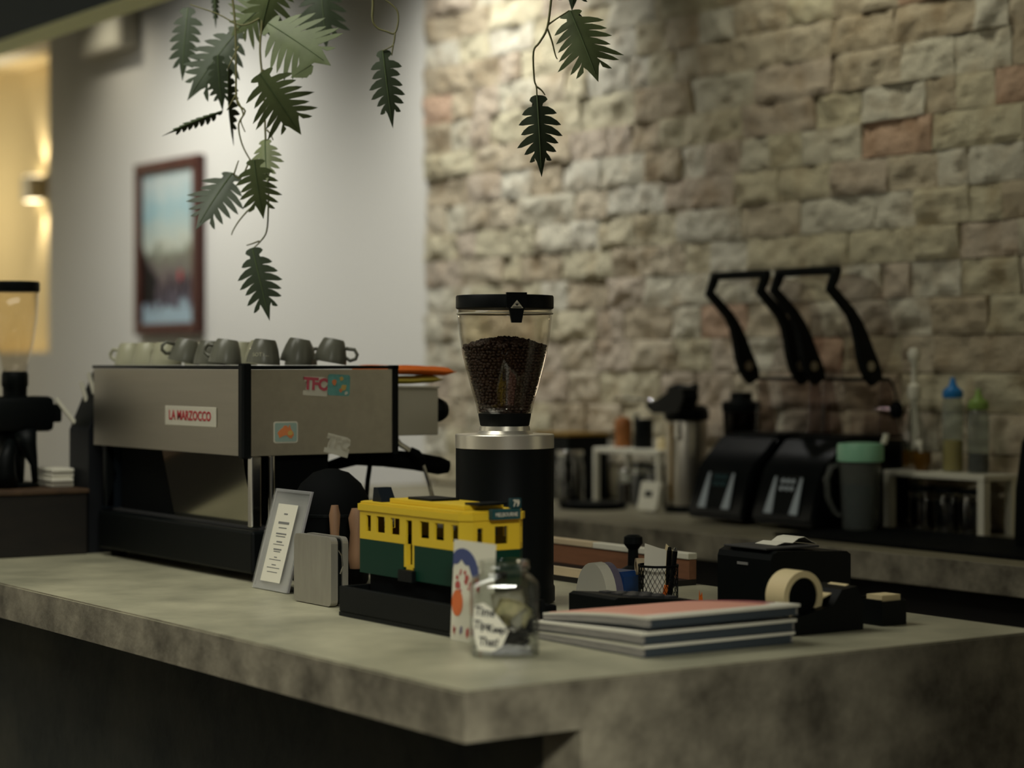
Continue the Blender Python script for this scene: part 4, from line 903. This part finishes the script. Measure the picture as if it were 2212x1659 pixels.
MB().tube([(A[0]-.02, A[1]+.06, 1.335), (A[0]-.02, A[1]+.02, 1.345), (A[0]-.015, A[1]-.03, 1.34), (A[0]-.01, A[1]-.06, 1.345)], [.012, .012, .011, .014], 10).obj('carry_handle', 'black', ap, smooth='all')
MB().tube([(A[0]-.03, A[1]+.075, 1.292), (A[0]-.03, A[1]+.17, 1.302), (A[0]-.03, A[1]+.27, 1.306), (A[0]-.03, A[1]+.34, 1.305)], [.008, .006, .005, .006], 10).obj('spout', 'chrome', ap, smooth='all')
B(A[0]-.071, A[0]-.0665, A[1]-.012, A[1]-.004, T+.04, 1.23).obj('level_gauge', 'gold', ap)
B(A[0]-.070, A[0]-.0600, A[1]-.044, A[1]-.026, 1.185, 1.238).obj('latch', 'chrome', ap)
# blenders
def blender(y0, y1, xo, label):
    o = thing('blender', label, 'blender', (4.18, (y0+y1)/2, T), 'blenders on the back counter')
    yc = (y0+y1)/2; w = y1-y0
    bs = MB().prism([(3.995, T+.012), (4.36, T+.012), (4.37, T+.03), (4.37, 1.20), (4.12, 1.205), (4.085, 1.17), (4.03, 1.12), (3.985, .985), (3.985, T+.02)], frame((0, y0, 0), (1, 0, 0), (0, 0, 1), (0, 1, 0)), w)
    bmesh.ops.bevel(bs.b, geom=bs.b.edges[:], offset=.008, segments=2, affect='EDGES'); bs.obj('base', 'blackgloss', o, smooth=True)
    for x in (4.02, 4.33):
        for y in (y0+.03, y1-.03): MB().lathe([(.014, T+.0105), (.016, T+.022), (0, T+.022)], (x, y, 0), 14).obj('foot', 'blackmat', o)
    # control panel on the sloping front
    pf_ = frame((3.9845, yc, .985), (0, -1, 0), (.316, 0, .949), (-.949, 0, .316))
    cp_ = MB().prism([(-.072, .008), (.072, .008), (.058, .125), (-.058, .125)], pf_, .003).obj('control_panel', 'black', o)
    for s in (-1, 1): MB().prism([(s*.070, .010), (s*.036, .010), (s*.050, .118), (s*.057, .118)], pf_ @ Matrix.Translation((0, 0, .0032)), .003).obj('panel_trim', 'panel_silver', cp_)
    for i in range(3):
        for j in range(2): MB().lathe([(.0, 0), (.008, 0), (.007, .003), (0, .0035)], (0, 0, 0), 12, pf_ @ Matrix.Translation(((i-1)*.021, .085+j*.021, .0032))).obj('button', 'panel_silver' if label.startswith('right') else 'tealsign', cp_)
    B(4.15, 4.36, y0+.02, y1-.02, 1.2055, 1.213, bev=.002).obj('enclosure_tray', 'black', o)
    # back uprights carry the hinge
    hx, hz = 4.235, 1.41
    for y in (y0+.004, y1-.016):
        MB().prism([(4.25, 1.2135), (4.33, 1.2135), (4.29, 1.37), (4.262, 1.372)], frame((0, y, 0), (1, 0, 0), (0, 0, 1), (0, 1, 0)), .012).obj('hinge_plate', 'dome', o)
    MB().cyl((4.275, y0, 1.3745), (4.275, y1, 1.3745), .0055).obj('hinge_bar', 'black', o)
    # raised hood: two arms, grip bar, clear shell
    arm = [(4.088, 1.680, .011), (4.078, 1.655, .011), (4.066, 1.630, .012), (4.100, 1.600, .012), (4.140, 1.565, .013), (4.165, 1.530, .017), (4.182, 1.492, .023), (4.196, 1.450, .029), (4.212, 1.415, .032), (4.228, 1.388, .029), (4.240, 1.366, .020)]
    L_, R_ = [], []
    for i, (x, zz, r) in enumerate(arm):
        a = arm[max(i-1, 0)]; b_ = arm[min(i+1, len(arm)-1)]; dx, dz = b_[0]-a[0], b_[1]-a[1]; l = math.hypot(dx, dz); nx_, nz_ = -dz/l*r, dx/l*r
        L_.append((x+nx_, zz+nz_)); R_.append((x-nx_, zz-nz_))
    cap = [(4.255, 1.380), (4.248, 1.371)]
    for y in (y0, y1-.02):
        ar = MB().prism(L_+cap[::-1]*0+R_[::-1], frame((0, y, 0), (1, 0, 0), (0, 0, 1), (0, 1, 0)), .02).obj('hood_arm', 'black', o)
        MB().lathe([(0, 0), (.014, 0), (.014, .002), (0, .002)], (4.211, y-.0004, 1.412), 18, Matrix.Rotation(PI/2, 4, 'X')).obj('pivot_cap', 'steel', ar)
    MB().tube([(4.087, y0+.0, 1.680), (4.087, y0+.02, 1.681), (4.087, yc, 1.682), (4.087, y1-.02, 1.681), (4.087, y1-.0, 1.680)], .0125, 12).obj('hood_grip', 'black', o, smooth='all')
    t = bmesh.new(); g = []
    hoodp = [(4.098, 1.655), (4.16, 1.675), (4.25, 1.655), (4.31, 1.58), (4.33, 1.49), (4.30, 1.415), (4.275, 1.385)]
    for x, zz in hoodp: g.append([t.verts.new((x, y, zz)) for y in (y0+.022, y1-.022)])
    for a, b_ in zip(g, g[1:]): t.faces.new((a[0], a[1], b_[1], b_[0]))
    bmesh.ops.solidify(t, geom=t.faces[:], thickness=.003)
    b = MB(); b.join(t); b.obj('hood_shell', 'dome', o, smooth='all')
    # clear fixed splash guard around the tray
    t = bmesh.new(); g = []
    for x, zz in ((4.352, 1.2135), (4.35, 1.29), (4.33, 1.36), (4.285, 1.368)): g.append([t.verts.new((x, y, zz)) for y in (y0+.02, y1-.02)])
    for a, b_ in zip(g, g[1:]): t.faces.new((a[0], a[1], b_[1], b_[0]))
    bmesh.ops.solidify(t, geom=t.faces[:], thickness=.003)
    b = MB(); b.join(t); b.obj('rear_guard', 'dome', o, smooth='all')
    return o
blender(4.630, 4.880, 0, 'left black blender with its clear hood raised, next to the airpot')
blender(4.335, 4.590, 0, 'right black blender with lit silver buttons, beside the mint-lidded jug')
# blender jug standing left of the blender
bj = thing('blender_jug', 'smoky blender jug with black lid between airpot and left blender', 'jug', (4.29, 4.985, T))
jc = (4.29, 4.985)
MB().lathe([(.040, T+.0005), (.043, T+.01), (.040, T+.04), (0, T+.04)], (*jc, 0), 28).obj('coupling', 'blackmat', bj, smooth=True)
p = [(.040, T+.0405), (.046, T+.06), (.056, 1.22), (.058, 1.27)]
MB().lathe(p+[(a-.004, zz) for a, zz in p[::-1]], (*jc, 0), 32, close=True).obj('vessel', 'smoke', bj, smooth=True)
MB().lathe([(.058, 1.2703), (.061, 1.276), (.060, 1.30), (.035, 1.306), (.033, 1.33), (0, 1.332)], (*jc, 0), 28).obj('lid', 'black', bj, smooth=True)
# hanging black cord at the right of the hoods
pb = thing('sponge_on_cord', 'small black sponge hanging by a cord from the right blender hinge', 'sponge', (4.30, 4.322, 1.37))
MB().tube([(4.275, 4.329, 1.379), (4.285, 4.322, 1.355), (4.29, 4.316, 1.335), (4.29, 4.314, 1.315)], .003, 6).obj('cord', 'black', pb)
MB().lathe([(0, 1.262), (.012, 1.264), (.020, 1.278), (.019, 1.298), (.010, 1.312), (0, 1.314)], (4.29, 4.314, 0), 18).obj('sponge', 'blackmat', pb, smooth=True)
# mat, jug, right rack with bottles
mt_ = thing('bar_mat', 'flat black rubber bar mat at the right of the back counter', 'mat', (4.05, 4.0, T))
B(3.84, 4.235, 3.40, 4.33, T+.0005, T+.009, bev=.003).obj('mat', 'blackmat', mt_)
rb = MB()
for i in range(12): rb.box(3.86+.03*i, 3.868+.03*i, 3.42, 4.31, T+.0092, T+.011)
rb.obj('ridges', 'black', mt_)
jg = thing('measuring_jug', 'clear measuring jug with mint green lid and dark contents beside the right blender', 'jug', (4.10, 4.262, T+.0112))
jq = (4.10, 4.262); z0 = T+.0114
p = [(.048, z0), (.051, z0+.006), (.057, 1.12), (.058, 1.148)]
MB().lathe(p+[(a-.003, max(zz, z0+.004)) for a, zz in p[::-1]], (*jq, 0), 32, close=True).obj('vessel', 'milky', jg, smooth=True)
MB().lathe([(0, z0+.0045), (.043, z0+.0045), (.045, z0+.01), (.0525, 1.085), (0, 1.086)], (*jq, 0), 32).obj('contents', 'darkteal', jg, smooth=True)
MB().lathe([(.058, 1.1484), (.064, 1.150), (.064, 1.190), (.061, 1.198), (.03, 1.201), (0, 1.201)], (*jq, 0), 32).obj('lid', 'mint', jg, smooth=True)
dh = Vector((-.85, .40, 0)).normalized(); c3 = Vector((*jq, 0))
MB().tube([c3+dh*.0615+Vector((0, 0, 1.140)), c3+dh*.085+Vector((0, 0, 1.135)), c3+dh*.098+Vector((0, 0, 1.10)), c3+dh*.094+Vector((0, 0, 1.05)), c3+dh*.075+Vector((0, 0, 1.01)), c3+dh*.056+Vector((0, 0, 1.0))], [.007, .0085, .0085, .0085, .008, .007], 10).obj('handle', 'milky', jg, smooth='all')
MB().tube([c3-dh*.030+Vector((.02, -.03, 1.198)), c3-dh*.034+Vector((.02, -.033, 1.215)), c3-dh*.034+Vector((.02, -.034, 1.225))], .009, 10).obj('lid_spout', 'white', jg)
rack('white rack at the far right carrying the pump and squeeze bottles', 4.26, 4.395, 3.955, 4.335, 1.118, .024)
RT = 1.1185
pb2 = thing('syrup_pump_bottle', 'amber syrup bottle with a tall white pump on the right rack', 'bottle', (4.33, 4.28, RT))
p = [(.034, RT), (.036, RT+.006), (.036, RT+.11), (.018, RT+.16), (.014, RT+.20)]
MB().lathe(p+[(a-.002, max(zz, RT+.003)) for a, zz in p[::-1]], (4.33, 4.283, 0), 28, close=True).obj('glass_body', 'glass', pb2, smooth=True)
MB().lathe([(0, RT+.0035), (.032, RT+.0035), (.0335, RT+.008), (.0335, RT+.055), (0, RT+.056)], (4.33, 4.283, 0), 28).obj('syrup', 'amber', pb2, smooth=True)
MB().lathe([(.017, RT+.2003), (.019, RT+.206), (.019, RT+.236), (.009, RT+.246), (.009, RT+.30), (.016, RT+.31), (.019, RT+.33), (.012, RT+.345), (0, RT+.346)], (4.33, 4.283, 0), 24).obj('pump', 'white', pb2, smooth=True)
MB().cyl((4.33, 4.283, RT+.058), (4.33, 4.283, RT+.2), .007, .007, 12).obj('dip_tube', 'white', pb2)
def squeeze(label, c, cap, fm, fill, h):
    o = thing('squeeze_bottle', label, 'bottle', (*c, RT), 'squeeze bottles on the right rack')
    p = [(.027, RT), (.030, RT+.006), (.030, RT+h*.9), (.024, RT+h)]
    MB().lathe(p+[(a-.002, max(zz, RT+.003)) for a, zz in p[::-1]], (*c, 0), 28, close=True).obj('bottle_body', 'milky', o, smooth=True)
    MB().lathe([(0, RT+.0035), (.026, RT+.0035), (.0275, RT+.008), (.0275, RT+fill), (0, RT+fill)], (*c, 0), 28).obj('sauce', fm, o, smooth=True)
    MB().lathe([(.027, RT+h+.0004), (.029, RT+h+.004), (.028, RT+h+.02), (.012, RT+h+.034), (.005, RT+h+.058), (0, RT+h+.058)], (*c, 0), 24).obj('cap', cap, o, smooth=True)
squeeze('squeeze bottle with bright blue cap and yellow sauce on the right rack', (4.33, 4.135), 'capblue', 'sauce', .088, .205)
squeeze('squeeze bottle with green cap and dark sauce on the right rack', (4.33, 4.040), 'capgreen', 'blackmat', .052, .175)
bo = thing('sugar_bowl', 'small amber bowl with white spoon on the right rack', 'bowl', (4.33, 4.218, RT))
MB().lathe([(0, RT), (.018, RT), (.026, RT+.03), (.025, RT+.052), (.023, RT+.052), (.022, RT+.03), (.015, RT+.004), (0, RT+.004)], (4.30, 4.222, 0), 24).obj('bowl', 'amber', bo, smooth=True)
MB().tube([(4.30, 4.222, RT+.01), (4.297, 4.225, RT+.06), (4.29, 4.23, RT+.085)], [.004, .006, .012], 8).obj('spoon', 'white', bo, smooth='all')
for i, (y, m, lb) in enumerate(((4.235, 'smoke', 'dark jar under the left half of the right rack'), (4.135, 'blackmat', 'black jar under the middle of the right rack'), (4.045, 'smoke', 'dark jar under the right half of the right rack'))):
    jar('storage_jar', lb, 'jar', (4.315, y, T), .04, .11, .09, m, 'black', .012, 'jars under the right rack')
bg_ = thing('black_kettle', 'tall black kettle at the right edge of the picture', 'kettle', (4.14, 3.62, T+.0112))
MB().lathe([(.085, T+.0115), (.088, T+.02), (.085, T+.15), (.07, T+.27), (.055, T+.30), (.0, T+.305)], (4.14, 3.62, 0), 36).obj('body', 'blackmat', bg_, smooth=True)
MB().lathe([(.02, T+.3053), (.018, T+.325), (0, T+.33)], (4.14, 3.62, 0), 20).obj('lid_knob', 'wood_dark', bg_, smooth=True)
MB().tube([(4.14, 3.525, T+.27), (4.14, 3.50, T+.27), (4.14, 3.475, T+.22), (4.14, 3.48, T+.12), (4.14, 3.512, T+.08)], .011, 10).obj('handle', 'blackmat', bg_, smooth='all')
VINES = {
 'left': ([
  ((2.147, 4.13, 1.674),(2.167, 4.092, 1.522),0.0426,0.25,7,0),
  ((2.171, 4.272, 1.851),(2.074, 4.254, 1.729),0.0585,0.12,7,0),
  ((2.141, 4.111, 1.865),(2.165, 4.118, 1.742),0.0465,0.35,7,0),
  ((2.189, 4.15, 1.917),(2.163, 4.095, 1.824),0.0348,0.7,6,0),
  ((2.129, 4.058, 2.047),(2.214, 4.036, 1.923),0.066,0.55,8,0),
  ((2.166, 4.093, 2.165),(2.247, 3.976, 2.073),0.0789,0.5,8,0),
  ((2.223, 4.175, 2.237),(2.155, 4.246, 2.16),0.0599,0.3,7,0),
  ((2.136, 4.429, 2.242),(2.115, 4.419, 2.08),0.0385,0.05,7,0),
  ((2.205, 4.309, 2.183),(2.101, 4.356, 2.029),0.0654,0.08,8,0),
  ((2.139, 4.233, 2.076),(2.189, 4.32, 1.919),0.0186,0.1,8,1),
  ((2.176, 4.329, 1.997),(2.034, 4.329, 1.938),0.0169,0.06,8,1),
  ((2.328, 4.152, 2.29),(2.33, 4.126, 2.136),0.0542,0.22,7,0),
  ((2.205, 4.43, 2.308),(2.207, 4.429, 2.205),0.0129,0.2,7,1),
  ((2.193, 4.098, 2.288),(2.179, 4.157, 2.152),0.0558,0.55,7,0),
  ((2.148, 4.3, 2.116),(2.164, 4.313, 1.998),0.0314,0.06,7,0),
 ],[
  [(2.183, 4.154, 2.301),(2.184, 4.154, 2.183),(2.18, 4.156, 2.111),(2.187, 4.151, 2.019),(2.19, 4.149, 1.917),(2.195, 4.146, 1.814),(2.195, 4.146, 1.758),(2.192, 4.148, 1.712),(2.18, 4.156, 1.689),(2.167, 4.165, 1.674)],
  [(2.191, 4.148, 2.203),(2.193, 4.147, 2.175)],
  [(2.187, 4.151, 2.07),(2.18, 4.156, 2.062)],
  [(2.128, 4.192, 2.301),(2.135, 4.187, 2.163),(2.136, 4.186, 2.07),(2.138, 4.185, 1.999),(2.153, 4.175, 1.978),(2.141, 4.183, 1.949),(2.147, 4.179, 1.906),(2.162, 4.169, 1.871),(2.168, 4.164, 1.866)],
  [(2.138, 4.185, 2.019),(2.12, 4.198, 1.98)],
  [(2.141, 4.183, 2.122),(2.121, 4.197, 2.07)],
  [(2.138, 4.185, 2.163),(2.141, 4.183, 2.156)],
  [(2.179, 4.157, 2.183),(2.145, 4.18, 2.168),(2.103, 4.209, 2.193),(2.052, 4.244, 2.214)],
  [(2.162, 4.169, 1.871),(2.145, 4.18, 1.83),(2.131, 4.19, 1.839)],
  [(2.132, 4.189, 1.837),(2.138, 4.185, 1.859),(2.141, 4.183, 1.869)],
  [(2.173, 4.161, 1.773),(2.158, 4.172, 1.758),(2.141, 4.183, 1.734),(2.131, 4.19, 1.714),(2.128, 4.192, 1.704)],
  [(2.179, 4.157, 1.691),(2.166, 4.166, 1.685),(2.155, 4.173, 1.681)],
  [(2.192, 4.148, 1.937),(2.199, 4.143, 1.927),(2.204, 4.14, 1.914)],
  [(2.19, 4.149, 1.917),(2.189, 4.15, 1.912)],
  [(2.097, 4.213, 2.301),(2.097, 4.213, 2.263)],
  [(2.212, 4.134, 2.301),(2.211, 4.135, 2.285),(2.206, 4.139, 2.224)],
  [(2.288, 4.082, 2.301),(2.288, 4.082, 2.273)],
  [(2.138, 4.185, 2.004),(2.149, 4.177, 1.973),(2.145, 4.18, 1.956),(2.153, 4.175, 1.932)],
 ]),
 'mid': ([
  ((2.321, 3.865, 2.09),(2.337, 3.854, 1.931),0.0356,0.2,7,0),
 ],[
  [(2.299, 3.88, 2.271),(2.304, 3.877, 2.196),(2.303, 3.877, 2.155),(2.312, 3.872, 2.137),(2.328, 3.86, 2.129),(2.342, 3.851, 2.125),(2.348, 3.846, 2.147),(2.347, 3.847, 2.172),(2.336, 3.855, 2.188),(2.321, 3.865, 2.206),(2.312, 3.872, 2.271)],
  [(2.343, 3.85, 2.125),(2.34, 3.852, 2.102),(2.332, 3.858, 2.094),(2.321, 3.865, 2.088)],
  [(2.34, 3.852, 2.102),(2.337, 3.854, 2.078)],
 ]),
 'right': ([
  ((2.478, 3.515, 1.968),(2.485, 3.509, 1.809),0.0406,0.25,7,0),
  ((2.557, 3.509, 2.148),(2.579, 3.445, 2.006),0.063,0.6,8,0),
  ((2.603, 3.55, 2.295),(2.584, 3.539, 2.162),0.0484,0.05,7,0),
 ],[
  [(2.517, 3.512, 2.237),(2.513, 3.515, 2.165),(2.506, 3.519, 2.108),(2.493, 3.528, 2.078),(2.483, 3.535, 2.059),(2.484, 3.534, 2.004),(2.488, 3.532, 1.988),(2.489, 3.531, 1.968)],
  [(2.488, 3.532, 1.988),(2.497, 3.526, 1.98),(2.503, 3.522, 1.97)],
  [(2.506, 3.519, 2.108),(2.514, 3.514, 2.082),(2.52, 3.51, 2.053),(2.524, 3.508, 2.044)],
  [(2.506, 3.519, 2.113),(2.52, 3.51, 2.125),(2.544, 3.494, 2.144)],
  [(2.556, 3.485, 2.27),(2.553, 3.487, 2.298)],
 ]),
}
# ------------------------------------------------------------------ hanging vines
rl = thing('hanging_rail', 'thin black ceiling rail above the frame that the vines hang from', 'rail', (2.3, 3.9, 3.3))
MB().cyl((2.3, 3.2, 2.36), (2.3, 4.7, 2.36), .008, .008, 10).obj('rail', 'black', rl)
for y in (3.3, 4.6): MB().cyl((2.3, y, 2.3685), (2.3, y, 3.3395), .005, .005, 8).obj('hanger_rod', 'black', rl)
CV = Vector((-.566, -.824, 0))     # roughly towards the room
def leaf(P0, P1, hw, shade, n, edge, seed):
    q = random.Random(seed); P0, P1 = Vector(P0), Vector(P1); ax = P1-P0; L = ax.length; ax.normalize()
    nrm = CV+Vector((q.random()-.5, q.random()-.5, .5+q.random()*.5))*.55; nrm = (nrm-ax*nrm.dot(ax)).normalized(); sd = ax.cross(nrm)
    t = bmesh.new()
    def pt(u, v, lift=0):            # u along the midrib, v sideways in metres
        fold = .22 if not edge else .9
        bend = -.10*L*(u-.35)**2*1.6
        return P0+ax*(u*L)+sd*(v*(1 if not edge else .75))+nrm*(bend-abs(v)*fold+lift)
    E = .80
    def prof(u):
        return hw*(.60+.42*math.sin(PI*min(1, u/.78))**.8 if u < .5 else 1.02-.62*max(0, (u-.5)/.42)**1.5)
    S_ = [t.verts.new(pt(i/n*E, 0)) for i in range(n+1)]; tip = t.verts.new(pt(1.05, 0))
    for s in (1, -1):
        N_ = [t.verts.new(pt(i/n*E+(.03 if 0 < i < n else 0), s*hw*(.10 if i == 0 else .27)*(.85+.3*q.random()))) for i in range(n+1)]
        for i in range(n):
            u0, u1 = i/n*E, (i+1)/n*E; um = (u0+u1)/2; g = u1-u0
            t.faces.new((S_[i], S_[i+1], N_[i+1], N_[i]))
            ln = prof(um)*(.82+.32*q.random()); sw = (.14+.44*um)*ln/L*(.85+.3*q.random())
            if i == 0: ln *= .62; sw = -.12*ln/L
            if i == n-1: ln *= .85
            a1 = t.verts.new(pt(u0+g*.12+sw*.5, s*ln*.56)); b1 = t.verts.new(pt(u1+g*.02+sw*.5, s*ln*.54))
            a2 = t.verts.new(pt(u0+g*.30+sw*.9, s*ln*.84)); b2 = t.verts.new(pt(u0+g*.86+sw*.9, s*ln*.82)); c2 = t.verts.new(pt(u0+g*.66+sw*1.12, s*ln*1.02))
            t.faces.new((N_[i], N_[i+1], b1, a1)); t.faces.new((a1, b1, b2, a2)); t.faces.new((a2, b2, c2))
        m1 = t.verts.new(pt(E+.05, s*hw*.20)); m3_ = t.verts.new(pt(E+.13, s*hw*.12))
        t.faces.new((S_[n], tip, m3_, m1, N_[n]))
    bmesh.ops.recalc_face_normals(t, faces=t.faces[:])
    bmesh.ops.solidify(t, geom=t.faces[:], thickness=.0008)
    b = MB(); b.join(t)
    rib = MB().tube([pt(u, 0, .001) for u in (0, .2, .4, .6, .8, .93)], [.0016, .0015, .0013, .0011, .0009, .0006], 5)
    return b, rib
labels = {'left': 'large hanging vine with many lobed leaves in front of the white wall', 'mid': 'thin vine ending in a single leaf beside the edge of the stone wall', 'right': 'vine with two lobed leaves hanging in front of the stone wall'}
for k, (lv, st) in VINES.items():
    top_ = Vector(st[0][0])
    v = thing('hanging_vine', labels[k], 'plant', (2.3, top_.y, 2.352), 'artificial hanging vines')
    sm = MB()
    for i, s in enumerate(st):
        pts = [Vector(p) for p in s]
        if pts[0].z > 2.22: pts = [Vector((2.3, pts[0].y, 2.3515)), Vector((2.3+(pts[0].x-2.3)*.7, pts[0].y, 2.335))]+pts
        fine = []
        for j in range(len(pts)-1):
            p0, p1, p2, p3 = pts[max(j-1, 0)], pts[j], pts[j+1], pts[min(j+2, len(pts)-1)]
            for m_ in range(4):
                u = m_/4; fine.append(.5*((2*p1)+(p2-p0)*u+(2*p0-5*p1+4*p2-p3)*u*u+(3*p1-p0-3*p2+p3)*u**3))
        fine.append(pts[-1]); n = len(fine)
        r0 = .0030 if pts[0].z > 2.3 else .0021
        b = MB().tube(fine, [max(.0010, r0*(1-.5*a/n)) for a in range(n)], 6); b.obj('stem', 'stem', v, smooth='all')
    for i, (a, c, hw, sh, n, e) in enumerate(lv):
        b, rib = leaf(a, c, hw, sh, n, e, i*7+len(k))
        m_ = 'leaf0' if sh < .3 else ('leaf1' if sh < .62 else 'leaf2')
        lo = b.obj('leaf', m_, v, smooth=True); rib.obj('midrib', 'vein', lo)
